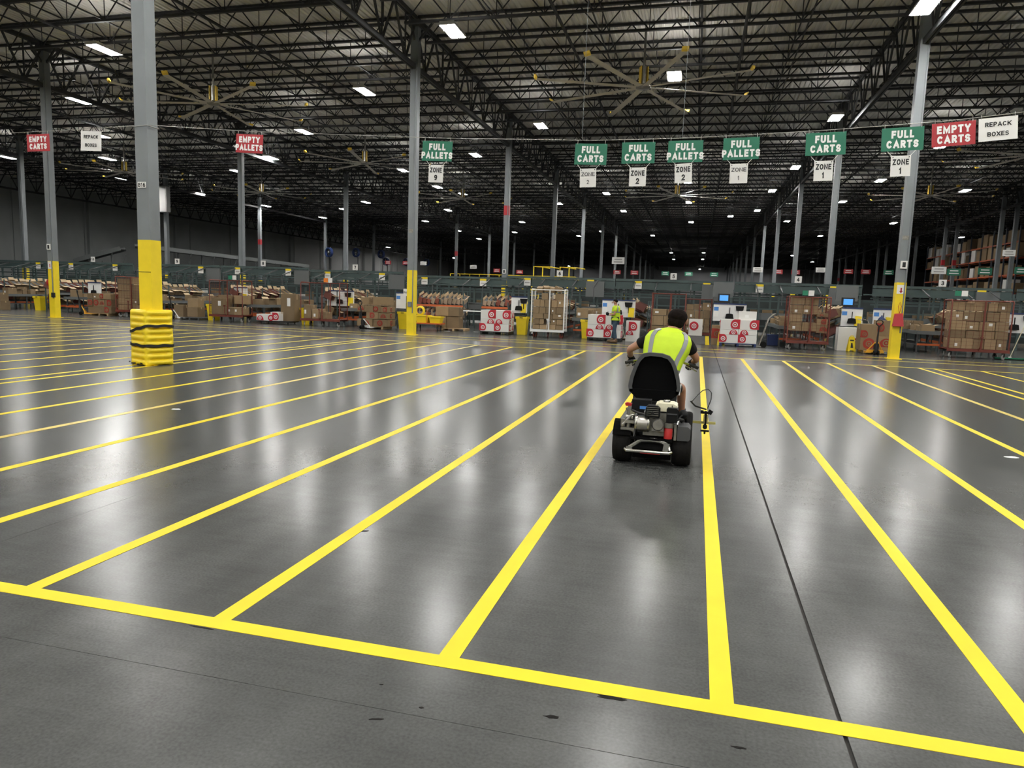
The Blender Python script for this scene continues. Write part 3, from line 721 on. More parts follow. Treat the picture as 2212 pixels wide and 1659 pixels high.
def cage_cart(x, y, rz, label, W=1.5, D=.85, H=1.75, m='cartred', wheel='wheelgrey', panels=('back', 'left', 'right', 'front'), posts_mid=True, base=.32):
    t = thing('cage_cart', label, 'cart', (x, y, 0), rz, 'caged carts')
    d = MB(); d.bb(-W/2-.03, W/2+.03, -D/2-.03, D/2+.03, base, base+.03); d.bb(-W/2-.03, W/2+.03, -D/2-.04, -D/2, base-.07, base+.03); d.bb(-W/2-.03, W/2+.03, D/2, D/2+.04, base-.07, base+.03)
    d.build('deck', m, t)
    for q, sx in enumerate((-1, 1)):
        e = MB(); e.tube([(sx*W/2, -D/2, base), (sx*W/2, -D/2, base+H-.06), (sx*W/2, -D/2+.06, base+H), (sx*W/2, D/2-.06, base+H), (sx*W/2, D/2, base+H-.06), (sx*W/2, D/2, base)], .024, 8)
        e.build('end_frame', m, t, smooth=True)
    rail = MB().cyl((-W/2, 0, base+H-.02), (W/2, 0, base+H-.02), .02, n=8).mesh('top_rail', m, True)
    put('top_rail', rail, t, (0, D/2, 0)); put('top_rail', rail, t, (0, -D/2, -.0))
    if posts_mid:
        pmid = MB().box((0, 0, base+H/2), (.05, .03, H)).mesh('mid_post', m); put('mid_post', pmid, t, (W*.05, -D/2, 0)); put('mid_post', pmid, t, (W*.05, D/2, 0))
    wm = wire_panel(W, H*.93, 10, 13).mesh('wire_panel', m); ws = wire_panel(D, H*.93, 6, 13).mesh('wire_panel', m)
    if 'back' in panels: put('wire_panel', wm, t, (0, D/2, base+.03))
    if 'front' in panels: put('wire_panel', wm, t, (0, -D/2, base+.03))
    if 'left' in panels: put('wire_panel', ws, t, (-W/2, 0, base+.03), (0, 0, PI/2))
    if 'right' in panels: put('wire_panel', ws, t, (W/2, 0, base+.03), (0, 0, PI/2))
    for sx in (-1, 1):
        for sy in (-1, 1): caster(t, sx*(W/2-.12), sy*(D/2-.12), .10, wheel, base-.05, random.uniform(-.8, .8))
    caster(t, 0, -.1, .12, wheel, base-.04, .1)
    h = MB(); h.tube([(0, -D/2-.02, base-.02), (.02, -D/2-.16, base+.12), (.04, -D/2-.18, base+.45)], .018, 6); h.box((.04, -D/2-.18, base+.47), (.10, .03, .06)); h.build('tow_bar', m, t)
    return t
def pallet_jack(x, y, rz, label, body='brightorange', lean=.12):
    """origin under the pump, forks towards +Y"""
    t = thing('pallet_jack', label, 'pallet jack', (x, y, 0), rz, 'pallet jacks')
    p = MB(); p.cyl((0, 0, .10), (0, 0, .42), .055, n=12); p.box((0, .04, .30), (.16, .12, .22)); p.build('pump', 'black', t, smooth=True)
    h = MB(); h.tube([(0, -.02, .40), (0, -.02-lean, 1.08)], [.03, .026], 8)
    h.tube([(-.0, -.02-lean, 1.06), (-.10, -.03-lean, 1.14), (-.12, -.04-lean, 1.22), (-.06, -.05-lean, 1.29), (.06, -.05-lean, 1.29), (.12, -.04-lean, 1.22), (.10, -.03-lean, 1.14), (0, -.02-lean, 1.06)], .022, 6)
    h.build('handle', 'black', t, smooth=True)
    for sx in (-1, 1):
        wmesh = MB().lathe([(.03, -.03), (.085, -.03), (.09, -.02), (.09, .02), (.085, .03), (.03, .03)], (sx*.06, -.03, .09), 14, 'x'); wmesh.build('steer_wheel', 'rubber', t, smooth=True)
        f = MB(); f.box((sx*.20, .70, .085), (.155, 1.10, .05)); f.build('fork', body, t)
        a = MB(); a.tube([(sx*.05, .02, .46), (sx*.27, .20, .12)], .022, 6); a.box((sx*.27, .22, .09), (.10, .12, .06)); a.build('brace', body, t)
        MB().lathe([(.01, -.04), (.04, -.04), (.04, .04), (.01, .04)], (sx*.20, 1.12, .04), 10, 'x').build('load_wheel', 'black', t)
    MB().box((0, .17, .13), (.56, .05, .10)).build('crossbeam', body, t)
    return t
def bin_proto():
    root = thing('waste_bin', 'x', 'bin')
    w0, w1, h = .19, .25, .80
    b = MB(); vs = []
    for (hw, z) in ((w0, 0), (w1, h), (w1-.02, h), (w0-.02, .02)): vs += [(-hw, -hw, z), (hw, -hw, z), (hw, hw, z), (-hw, hw, z)]
    b.add(vs, [(0, 3, 2, 1)]+[(i*4+j, i*4+(j+1) % 4, i*4+4+(j+1) % 4, i*4+4+j) for i in range(3) for j in range(4)]+[(12, 13, 14, 15)])
    b.build('bin_body', 'yellow', root)
    r = MB(); hw = w1+.02; n = [(-hw, -hw), (hw, -hw), (hw, hw), (-hw, hw)]; k = w1-.015
    r.ring(n, [(-k, -k), (k, -k), (k, k), (-k, k)], h-.09, h+.012, 'xy'); r.build('rim', 'yellow', root)
    MB().box((0, -hw-.004, h-.04), (.15, .01, .03)).build('grip', 'black', root)
    MB().ell((0, 0, h-.02), (.19, .19, .10)).build('bin_liner', 'plasticblack', root, smooth=True)
    return root
binp = bin_proto(); nb = [0]
def waste_bin(x, y, label, rz=0):
    o = binp if nb[0] == 0 else copy_tree(binp); nb[0] += 1
    o.location = (x, y, 0); o.rotation_euler = (0, 0, rz); tag(o, label, 'bin', 'yellow waste bins')
def dustpan(x, y, z, label, flip=1):
    m = MB(); m.prism([(-.17, .0), (.17, .0), (.14, .19), (.05, .21), (-.05, .21), (-.14, .19)], -.05, .02)
    t = thing('dustpan', label, 'dustpan', (x, y, z), 0, 'dustpans on tool boards')
    o = m.build('pan', 'plasticblack', t)
    h = MB().box((0, -.01, .33), (.03, .03, .28)).build('handle', 'plasticblack', t)
    if flip < 0: t.rotation_euler = (0, PI, 0); t.location.z += .25
    return t
def tool_board(x, y, rz, where, W=1.1, flags='bdy', z0=.95, H=.72, dp=2):
    t = thing('tool_board', f'white tool board {where}', 'board', (x, y, 0), rz, 'tool boards')
    MB().box((0, 0, z0+H/2), (W, .03, H)).build('panel', 'white', t)
    pm_ = MB().box((0, 0, (z0+H)/2), (.05, .05, z0+H)).mesh('post', 'bench'); put('post', pm_, t, (-W/2+.06, .05, 0)); put('post', pm_, t, (W/2-.06, .05, 0))
    MB().box((0, -.02, z0+H+.02), (W, .05, .05)).build('blue_header', 'blue', t)
    if 'b' in flags:
        n_ = MB().box((-W/2+.12, -.02, z0+.42), (.20, .008, .50)).build('notice', 'paper', t); MB().box((-W/2+.12, -.026, z0+.52), (.19, .006, .16)).build('notice_header', 'noticeblue', n_)
    if 'y' in flags:
        MB().box((W/2-.16, -.05, z0+.22), (.24, .06, .40), (0, .06, 0)).build('yellow_pouch', 'yellow', t)
    M = Matrix.Translation((x, y, 0)) @ Matrix.Rotation(rz, 4, 'Z')
    if dp >= 1: p_ = M @ Vector((.0, -.07, z0+.12)); o = dustpan(p_.x, p_.y, p_.z, f'black dustpan on the tool board {where}'); o.rotation_euler.z = rz
    if dp >= 2: p_ = M @ Vector((W*.30, -.07, z0+.66)); o = dustpan(p_.x, p_.y, p_.z, f'upturned dustpan on the board {where}', 1); o.rotation_euler = (0, PI, rz)
    return t
def broom(x, y, ang, label, L=1.5, head='green', rz=0.0, hw=.45):
    t = thing('push_broom', label, 'broom', (x, y, 0), rz)
    MB().box((0, 0, .06), (hw*2, .07, .05)).build('head', head, t); MB().box((0, 0, .02), (hw*2, .06, .04)).build('bristles', 'plasticblack', t)
    MB().cyl((0, 0, .07), (math.sin(ang)*L, .12, .07+math.cos(ang)*L), .016, n=8).build('handle', 'cream', t, smooth=True)
    MB().box((0, 0, .10), (.10, .06, .06)).build('socket', 'white', t)
    return t
def wet_sign(x, y, label, rz=0):
    t = thing('wet_floor_sign', label, 'floor sign', (x, y, 0), rz, 'wet floor signs')
    for s in (-1, 1):
        b = MB(); n = 8
        b.prism([(-.15, .0), (-.08, .0), (-.06, .05), (.06, .05), (.08, 0), (.15, 0), (.10, .56), (.07, .60), (-.07, .60), (-.10, .56)], -.008, .008)
        o = b.mesh('leaf', 'yellow'); p_ = put('leaf', o, t, (0, s*.12, 0), (s*.2, 0, 0))
        q = MB(); q.box((0, -.012*(-s if s > 0 else 1), .44), (.14, .006, .05)); q.prism([(-.05, .14), (.05, .14), (.02, .34), (-.03, .34)], -.014, .014); q.build('black_print', 'letterblack', p_)
    MB().tube([(-.05, 0, .59), (-.04, 0, .63), (.04, 0, .63), (.05, 0, .59)], .01, 6).build('grip', 'yellow', t)
    return t

# ---- open cartons on slanted racks
b = MB(); o4 = [(-.5, -.5), (.5, -.5), (.5, .5), (-.5, .5)]; i4 = [(-.48, -.48), (.48, -.48), (.48, .48), (-.48, .48)]
b.ring(o4, i4, 0, 1, 'xy'); b.bb(-.48, .48, -.48, .48, 0, .03)
OPENM = {k: None for k in ('cardboard', 'redpale', 'redbox', 'tanbox')}
for k in OPENM: OPENM[k] = b.mesh('open_box', k)
fl = MB()
fl.add([(.5, -.48, 1), (.5, .48, 1), (.86, .46, 1.12), (.86, -.46, 1.12), (.5, -.48, .985), (.5, .48, .985), (.86, .46, 1.105), (.86, -.46, 1.105)], [(0, 1, 2, 3), (4, 7, 6, 5), (0, 4, 5, 1), (2, 6, 7, 3), (1, 5, 6, 2), (0, 3, 7, 4)])
fl.add([(-.5, -.48, 1), (-.5, .48, 1), (-.74, .46, 1.34), (-.74, -.46, 1.34), (-.515, -.48, .99), (-.515, .48, .99), (-.755, .46, 1.33), (-.755, -.46, 1.33)], [(0, 1, 2, 3), (4, 7, 6, 5), (0, 4, 5, 1), (2, 6, 7, 3), (1, 5, 6, 2), (0, 3, 7, 4)])
FLAP2 = MB().add(fl.v[8:], fl.f[:6]).mesh('flap', 'cardboardinner'); FLAP = MB().add(fl.v[:8], fl.f[:6]).mesh('flap', 'cardboardinner')
stuffm = MB(); stuffm.box((0, 0, .62), (.9, .9, .35), (.05, .08, 0)); STF = stuffm.mesh('contents', 'bench')
def open_box(x, y, z, w_, d_, h_, rot, label, group, m='cardboard'):
    o = put('open_box', OPENM[m], None, (x, y, z), rot, (w_, d_, h_)); tag(o, label, 'box', group); put('flap', FLAP, o); put('flap', FLAP2, o); put('contents', STF, o)
    return o
def slant_rack(name, X, y0, y1, s, label, blabel, lip='greypanel', lip2='orange', rnd=None, tiers=((1.16, 1), (.50, 1)), redp=.2, step=.40):
    """rack running along Y whose boxes lean towards s*X"""
    L = y1-y0; t = thing('slanted_rack', label, 'shelf rack', (X, y0, 0), 0, 'slanted box racks')
    pp = MB().box((0, 0, .85), (.05, .05, 1.70)).mesh('post', 'greenframe')
    for q in range(4): 
        for sx in (-.42, .42): put('post', pp, t, (sx, L*q/3, 0))
    th = R(26)
    for zi, _ in tiers:
        sh = MB(); sh.box((0, L/2, zi), (.86, L, .02), (0, s*th, 0)); sh.build('shelf', 'bench', t)
        l_ = MB(); l_.box((s*.41, L/2, zi-.16), (.025, L, .11)); l_.build('front_lip', lip if zi > 1 else lip2, t)
    for q, (zi, _) in enumerate(tiers):
        y = y0+.22; kk = 0
        while y < y1-.1:
            w_ = rnd.uniform(.46, .60); hh = rnd.uniform(.24, .36); d_ = step*rnd.uniform(.86, .96)
            open_box(X-s*.12, y, zi+.10, w_, d_, hh, (0, s*th+rnd.uniform(-.12, .12), rnd.uniform(-.06, .06)), blabel % ('upper' if q == 0 else 'lower')+f', {ORD[kk]} from front', blabel % ('upper' if q == 0 else 'lower'), 'redbox' if rnd.random() < redp else 'cardboard')
            y += step; kk += 1
    return t
def bench(X, y0, y1, label, W=.95, H=.86, shelf='orange'):
    L = y1-y0; t = thing('packing_bench', label, 'bench', (X, y0, 0), 0, 'packing benches')
    MB().box((0, L/2, H-.02), (W, L, .035)).build('bench_top', 'bench', t)
    r = MB(); r.box((0, 0, H-.05), (.035, L, .14)); rm = r.mesh('side_rail', 'greypanel')
    put('side_rail', rm, t, (-W/2, L/2, 0)); put('side_rail', rm, t, (W/2, L/2, 0))
    MB().box((0, 0, H-.05), (W, .03, .14)).build('end_rail', 'greypanel', t)
    lg = MB(); lg.box((0, 0, H/2-.06), (.06, .06, H-.12)); lg.box((0, 0, .01), (.12, .12, .02)); lg = lg.mesh('leg', 'bench')
    for q in range(4):
        for sx in (-1, 1): put('leg', lg, t, (sx*(W/2-.07), .15+(L-.3)*q/3, 0))
    MB().box((0, L/2, .32), (W-.14, L-.2, .03)).build('lower_shelf', 'bench', t); MB().box((0, .06, .34), (W-.1, .03, .08)).build('shelf_lip', shelf, t)
    bc = MB(); bc.tube([(0, .3, .30), (0, .02, H-.14)], .025, 6); bc.build('brace', 'bench', t)
    return t
rk = random.Random(11)
LN = [(None, -43.1), ('10', -37.1), ('9', -30.85), ('8', -24.9), ('7', -18.96), (None, -13.0), ('6', -7.13), ('5', -1.26), ('4', 4.67), ('3', 10.97), (None, 17.0)]
SPELL = {'far': 'eleven', '10': 'ten', '9': 'nine', '8': 'eight', '7': 'seven', '6': 'six', '5': 'five', '4': 'four', '3': 'three'}
YG = 37.4
# ---- overhead sorter beam, one section per lane
def gantry(num, X, i):
    lane = f'lane {SPELL[num]}' if num else ('lane eleven' if X < -40 else 'the gap beside the centre column' if X < 0 else 'the right picture edge')
    t = thing('sorter_frame', f'dark green overhead conveyor frame at {lane}', 'conveyor frame', (X, YG, 0), 0, 'overhead conveyor frames')
    W = 5.84; zt = 2.80 if X > -10 else (2.96 if X < -20 else 2.86)
    if num is None and -20 < X < 0: zt = 2.70
    MB().bb(-W/2, W/2, -.04, .04, zt-.12, zt).build('top_rail', 'greenframe', t)
    MB().bb(-W/2, W/2, .02, .06, zt-.42, zt-.14).build('side_panel', 'greenframe', t)
    MB().bb(-W/2, W/2, -.05, .05, zt-.52, zt-.44).build('lower_rail', 'greenframe', t)
    pst = MB().bb(-.045, .045, -.045, .045, 0, 1).mesh('post', 'greenframe')
    for q in range(7): put('post', pst, t, (-W/2+.3+q*.92, .25, 0), None, (1, 1, zt-.45))
    for q in range(5): put('post', pst, t, (-W/2+.6+q*1.3, 1.9, 0), None, (1, 1, zt-.2))
    rl = MB().bb(-W/2, W/2, -.03, .03, 0, .07).mesh('cross_rail', 'greenframe')
    for zz, yy in ((2.15, .25), (1.85, .25), (1.45, .3), (2.35, 1.9), (2.0, 1.9), (1.2, 1.9), (.6, .3)): put('cross_rail', rl, t, (0, yy, zz))
    MB().bb(-W/2, W/2, .4, 1.6, 1.08, 1.16).build('belt', 'bench', t); MB().bb(-W/2, W/2, .34, .40, .95, 1.30).build('belt_guard', 'greypanel', t)
    br = MB(); br.bar((0, 0, zt-.15), (0, -1.3, zt-.5), .035, 4); br.bar((0, -1.3, zt-.5), (0, -1.3, zt-1.1), .025, 4); br = br.mesh('arm_bracket', 'bench')
    for q in (-1.9, -.8, .9, 2.0): put('arm_bracket', br, t, (q, 0, 0))
    if num in ('3', '4', '5', '6', '8', '7', '9'):
        MB().box((2.55 if X < -10 else 1.9, -.12, zt-.58), (.95, .12, .80)).build('control_cabinet', 'greypanel', t)
    MB().bb(-W/2, W/2, 4.9, 5.0, .15, 2.15).build('back_panel', 'darkpanel', t); put('post', pst, t, (-W/2+.1, 4.8, 0), None, (1, 1, 2.4)); put('post', pst, t, (W/2-.1, 4.8, 0), None, (1, 1, 2.4))
    # things on the back belt
    for q in range(9):
        x = X-W/2+.35+q*.63+rk.uniform(-.1, .1)
        if rk.random() < .75:
            o = carton(x, YG+1.0, 1.16, rk.uniform(.3, .5), .4, rk.uniform(.22, .5), 0, f'small carton on the back belt at {lane}, {ORD[q]} from left', f'cartons on the back belt at {lane}', rk.choice(['cardboard', 'whitecarton', 'cardboard']), False, name='belt_parcel')
    if num:
        s = thing('lane_number_sign', f'white lane sign with the number {SPELL[num]} on top of the green frame', 'sign', (X, YG-.12, zt+.06), 0, 'lane number signs')
        MB().box((0, 0, .12), (.32, .012, .32)).build('panel', 'signwhite', s); put('lettering', text_mesh(num, .19 if num != '10' else .15, 'letterblack', .02), s, (0, -.01, .12)); MB().box((0, .02, -.03), (.04, .02, .2)).build('bracket', 'bench', s)
    for q, dx in enumerate((-1.75, 1.65)):
        s = thing('warning_placard', f'{"left" if q == 0 else "right"} yellow-topped white placard on the frame at {lane}', 'sign', (X+dx, YG-.10, zt-.30), 0, 'yellow-topped placards')
        MB().box((0, 0, 0), (.36, .012, .40)).build('panel', 'signwhite', s); MB().box((0, -.008, .145), (.36, .008, .11)).build('yellow_header', 'yellow', s); MB().box((0, -.008, -.04), (.26, .006, .05)).build('print_block', 'wheelgrey', s)
for i, (n_, x_) in enumerate(LN): gantry(n_, x_, i)
def back_wall_of_bins(x0, x1, label):
    pass

# ---- racks and benches per lane
LR = [('far', -40.3, 1), ('10', -34.6, 1), ('9', -28.8, 1), ('8', -22.9, 1), ('7', -17.6, 1), ('6', -6.3, 1), ('5', -2.55, 1), ('4', 5.45, -1), ('3', 10.6, -1)]
for num, X, s in LR:
    y0 = 31.9 if num not in ('5',) else 32.6
    slant_rack('r', X, y0, 36.9, s, f'two-tier slanted rack full of open boxes in lane {SPELL[num]}', f'open box leaning on the %s slanted shelf in lane {SPELL[num]}', rnd=rk, redp=.5 if num in ('5', '4', '10') else .16)
    # red cartons at the near end of the upper shelf
    for q in range(2):
        o = open_box(X+s*.05, y0-.02+q*.28-.24, 1.30, .42, .25, .28, (0, s*R(28), rk.uniform(-.1, .1)), f'{"front" if q == 0 else "second"} reddish open box at the near end of the lane {SPELL[num]} rack', f'red boxes at the near end of lane {SPELL[num]}', 'redbox')
    MB_ = MB().box((0, 0, 0), (.04, .80, .25)); 
BN = [('far', -38.7, 31.9), ('10', -33.0, 31.6), ('9', -27.2, 31.2), ('8', -21.1, 30.9), ('7', -16.1, 31.2), ('6', -4.75, 30.6), ('5', -.9, 33.2), ('4', 3.75, 30.9), ('3', 9.05, 31.6)]
for num, X, y0 in BN:
    bench(X, y0, 36.8, f'grey packing bench running back into lane {SPELL[num]}')
    y = y0+.25; kk = 0
    while y < 36.2:
        w_ = rk.uniform(.32, .62); d_ = rk.uniform(.3, .5); h_ = rk.uniform(.18, .42)
        if rk.random() < .88:
            q = rk.random()
            x = X+rk.uniform(-.2, .2)
            if q < .35: open_box(x, y+d_/2, .865, w_, d_, h_*.8, (0, 0, rk.uniform(-.2, .2)), f'open brown box on the packing bench of lane {SPELL[num]}, {ORD[kk]} from front', f'open boxes on the lane {SPELL[num]} bench')
            else: carton(x, y+d_/2, .865, w_, d_, h_, rk.uniform(-.12, .12), f'closed brown box on the packing bench of lane {SPELL[num]}, {ORD[kk]} from front', f'closed boxes on the lane {SPELL[num]} bench', 'cardboard', True, rk.random() < .4)
        y += d_+rk.uniform(.02, .12); kk += 1
# long low cartons lying on the lane eight bench
for q, (dx, w_) in enumerate(((-.95, .75), (-.15, .8))):
    carton(-21.6+dx*1.2, 31.0+q*.0, .87, w_, .5, .42, 0, ('left', 'right')[q]+' long brown box at the near end of the lane eight bench', 'long boxes on the lane eight bench')
# front-facing orange racks left of the centre column
def front_rack(x0, x1, y, zs, label, blab):
    t = thing('orange_shelf', label, 'shelf rack', ((x0+x1)/2, y, 0), 0, 'orange front-facing shelves'); W = x1-x0
    pp = MB().box((0, 0, .95), (.05, .05, 1.9)).mesh('post', 'greenframe')
    for q in range(3):
        for yy in (0, .7): put('post', pp, t, (-W/2+W*q/2, yy, 0))
    for z in zs:
        MB().box((0, .33, z), (W, .75, .02), (R(24), 0, 0)).build('shelf', 'bench', t); MB().box((0, -.02, z-.16), (W, .03, .11)).build('front_lip', 'orange', t)
        x = x0+.14; kk = 0
        while x < x1-.05:
            open_box(x, y+.30, z+.04, .20, .5, rk.uniform(.26, .38), (R(24), R(22)+rk.uniform(-.08, .08), 0), blab % ('upper' if z > 1 else 'lower')+f', {ORD[kk]} across', blab % ('upper' if z > 1 else 'lower'), 'redpale' if rk.random() < .5 else 'tanbox')
            x += .235; kk += 1
front_rack(-14.3, -11.75, 35.2, (1.25, .55), 'two-level orange shelf of slim boxes right behind the centre column', 'slim box on the %s orange shelf behind the centre column')
front_rack(-10.75, -9.35, 35.2, (1.25,), 'short orange shelf of slim boxes left of the red-banded column', 'slim box on the %s short orange shelf')
t = thing('work_table', 'plain table with white edge behind the red and white box pallet', 'table', (-10.4, 34.2, 0))
MB().box((0, 0, .90), (2.2, .75, .04)).build('table_top', 'white', t); lg = MB().box((0, 0, .44), (.05, .05, .88)).mesh('leg', 'bench')
for sx in (-1, 1):
    for sy in (-1, 1): put('leg', lg, t, (sx*1.0, sy*.3, 0))
tag(MB().bb(-11.7, -8.8, 35.9, 36.0, .95, 1.28).bb(-11.7, -8.8, 35.85, 35.9, 1.26, 1.30).build('conveyor_guard', 'greypanel'), 'dark grey conveyor side panel behind the plain table', 'panel')
for q, x in enumerate((-11.7, -8.8)): pass

# ================================================================ FRONT ROW (Y about 30), left to right
fr = random.Random(5)
waste_bin(-36.4, 32.8, 'yellow waste bin left of the far left column')
carton(-37.9, 31.6, 0, .7, .6, .5, .1, 'red-brown box on the floor at the left picture edge', 'boxes at the left edge'); carton(-37.85, 31.6, .5, .6, .5, .45, -.2, 'upper brown box of the pair at the left picture edge', 'boxes at the left edge')
# pallet jack with printed cartons, far left
pallet(-29.85, 30.75, .0, 'wooden pallet under the printed boxes left of the tall caged cart')
fill(-29.85, 30.75, .13, 1.5, .95, 1.05, 0, 'red-printed box left of the tall caged cart', 'printed boxes left of the tall caged cart', fr, 3, 1, (.30, .38), gaps=.03, marks=(.7, 'k'))
pallet_jack(-30.85, 30.15, -.9, 'pallet jack with orange-yellow braces at far left', 'jackyellow')
# tall caged cart
cage_cart(-28.0, 30.75, .05, 'tall dark red caged cart full of boxes left of the B16 column', 1.65, .85, 1.72)
fill(-28.0, 30.75, .36, 1.55, .75, 1.66, .05, 'brown box in the cart left of B16', 'boxes in the tall cart left of B16', fr, 3, 1)
# pallet jack right of B16
pallet_jack(-25.35, 30.25, -.7, 'pallet jack with white braces right of the B16 guard', 'white')
pallet(-24.4, 30.75, 0, 'dark low pallet right of the B16 guard', 'bench')
carton(-25.6, 31.2, .0, .55, .5, .7, 0, 'upright brown box beside the white-braced pallet jack', 'boxes by the white-braced jack'); carton(-24.75, 31.2, .62, .6, .5, .42, .05, 'brown box with red side above the white-braced pallet jack', 'boxes by the white-braced jack')
carton(-24.75, 31.2, .13, .62, .55, .49, 0, 'lower brown box behind the white-braced pallet jack', 'boxes by the white-braced jack')
waste_bin(-23.55, 31.0, 'yellow waste bin left of the half-full caged cart')
cage_cart(-22.15, 30.45, .06, 'half-full dark red caged cart in front of lane eight', 1.75, .85, 1.70, panels=('left', 'back'))
o = wire_panel(1.75, .75, 10, 5).mesh('wire_panel', 'cartred')
for cx_, w_, h_ in ((-22.70, .62, .78), (-22.05, .60, .36), (-21.55, .38, .36)): carton(cx_, 30.45, .36, w_, .7, h_, .06, {.62: 'tall box at the left of the half-full cart', .60: 'low wide box in the middle of the half-full cart', .38: 'low narrow box at the right of the half-full cart'}[w_], 'boxes in the half-full cart', 'cardboard', True, True)
# dolly with white print box and tall brown box
t = thing('dolly', 'low black dolly carrying a white and a tall brown box', 'dolly', (-19.55, 30.45, 0)); MB().box((0, 0, .13), (1.75, .8, .05)).build('deck', 'black', t)
for sx in (-1, 1):
    for sy in (-1, 1): caster(t, sx*.72, sy*.3, .05, 'black', .12)
o = carton(-20.0, 30.30, .16, .85, .6, .30, 0, 'white box with red bullseye print on the low dolly', 'white boxes on the low dolly', 'whitecarton'); print_mark(o, 'half', 'w', .2, .12, .14); print_mark(o, 'round', 'w', .78, .14, .13)
o = carton(-19.45, 30.30, .16, .42, .6, .42, 0, 'smaller white box with red print on the low dolly', 'white boxes on the low dolly', 'whitecarton'); print_mark(o, 'corner', 'w', .28, .2, .16)
carton(-19.0, 30.65, .16, .72, .5, 1.30, 0, 'tall brown box standing on the low dolly', 'tall box on the dolly', 'cardboard', True, True)
waste_bin(-18.35, 31.1, 'yellow waste bin right of the tall brown box')
cage_cart(-17.05, 30.4, .05, 'nearly empty dark red caged cart in front of lane seven', 1.95, .85, 1.72, panels=('right',))
for cx_, w_, h_ in ((-17.75, .38, .62), (-17.3, .40, .45), (-16.9, .3, .32)): carton(cx_, 30.35, .36, w_, .55, h_, fr.uniform(-.1, .1), {.38: 'tallest box in the nearly empty cart', .40: 'middle box in the nearly empty cart', .3: 'smallest box in the nearly empty cart'}[w_], 'boxes in the nearly empty cart', 'cardboard', True, True)
tool_board(-17.0, 31.9, 0, 'behind the nearly empty cart', 1.45, 'by')
tool_board(-22.6, 31.75, 0, 'behind the half-full cart', .95, 'by', dp=1)
tool_board(-31.9, 32.1, 0, 'right of the far left column', .85, '', dp=1)
# pallet of printed brown boxes with a jack
pallet(-14.35, 30.35, 0, 'wooden pallet under the printed boxes left of the centre column')
fill(-14.35, 30.35, .13, 1.5, .95, 1.0, 0, 'red-printed box left of the centre column', 'printed boxes left of the centre column', fr, 3, 1, (.30, .37), gaps=.02, marks=(.75, 'k'))
carton(-14.0, 30.35, 1.13, .75, .6, .34, 0, 'topmost printed brown box left of the centre column', 'printed boxes left of the centre column, top'); carton(-14.85, 30.4, 1.13, .4, .5, .30, .1, 'small topmost box left of the centre column', 'printed boxes left of the centre column, top')
pallet_jack(-14.65, 29.55, -.35, 'pallet jack with white braces before the printed boxes', 'white')
waste_bin(-13.35, 31.3, 'yellow waste bin left of the centre column foot')
t = thing('pallets_sign', 'white PALLETS sign on a post left of the centre column', 'sign', (-13.2, 31.4, 0)); MB().box((0, 0, .9), (.05, .05, 1.8)).build('post', 'bench', t); MB().box((0, -.04, 1.72), (.50, .012, .34)).build('panel', 'signwhite', t); put('lettering', text_mesh('PALLETS', .095, 'letterblack', .012, .9), t, (0, -.05, 1.72))
tool_board(-13.75, 31.8, 0, 'left of the PALLETS sign', .5, 'b', dp=0)
# hand cart with yellow tubs, brown stack on pallet
t = thing('platform_cart', 'orange platform cart holding yellow tubs right of the centre column', 'cart', (-12.0, 31.0, 0), .05)
MB().box((0, 0, .33), (1.35, .7, .05)).build('deck', 'orange', t); MB().tube([(-.62, -.3, .35), (-.70, -.3, 1.0), (-.64, -.3, 1.12), (-.64, .3, 1.12), (-.70, .3, 1.0), (-.62, .3, .35)], .02, 8).build('push_handle', 'orange', t, smooth=True)
MB().tube([(.0, -.36, .35), (.0, -.36, .95)], .015, 6).build('side_post', 'orange', t)
for sx in (-1, 1):
    for sy in (-1, 1): caster(t, sx*.5, sy*.25, .11, 'black', .3)
def tub(x, y, z, w_, d_, h_, label):
    b = MB(); vs = []
    for (k, zz) in ((.8, 0), (1, h_), (.92, h_), (.74, .02)): vs += [(-w_/2*k, -d_/2*k, zz), (w_/2*k, -d_/2*k, zz), (w_/2*k, d_/2*k, zz), (-w_/2*k, d_/2*k, zz)]
    b.add(vs, [(0, 3, 2, 1)]+[(i*4+j, i*4+(j+1) % 4, i*4+4+(j+1) % 4, i*4+4+j) for i in range(3) for j in range(4)]+[(12, 13, 14, 15)])
    t_ = thing('plastic_tub', label, 'tub', (x, y, z), 0, 'yellow tubs'); b.build('tub_body', 'yellow', t_)
    hw, hd = w_/2+.02, d_/2+.02; r_ = MB(); r_.ring([(-hw, -hd), (hw, -hd), (hw, hd), (-hw, hd)], [(-hw*.9, -hd*.9), (hw*.9, -hd*.9), (hw*.9, hd*.9), (-hw*.9, hd*.9)], h_-.04, h_+.01, 'xy'); r_.build('rim', 'yellow', t_)
tub(-12.25, 30.95, .355, .62, .5, .34, 'left yellow tub on the orange platform cart'); tub(-11.62, 30.95, .355, .56, .5, .30, 'right yellow tub on the orange platform cart')
t = thing('hose_reel', 'round yellow hose coil on top of the left tub', 'hose reel', (-12.4, 30.95, .90))
for q in range(3): MB().lathe([(.15+.02*q, -.03+.03*q), (.19+.02*q, -.02+.03*q), (.19+.02*q, .02+.03*q), (.15+.02*q, .03+.03*q), (.15+.02*q, -.03+.03*q)], (0, -.1, 0), 20, 'y', False).build('coil', 'guardyellow', t, smooth=True)
pallet(-11.0, 31.9, .1, 'wooden pallet under the brown stack right of the orange cart')
fill(-11.35, 32.0, .13, 1.15, .8, 1.05, .05, 'large box behind the orange platform cart', 'brown stack behind the orange cart', fr, 2, 1, (.5, .6), gaps=0, lblp=.6)
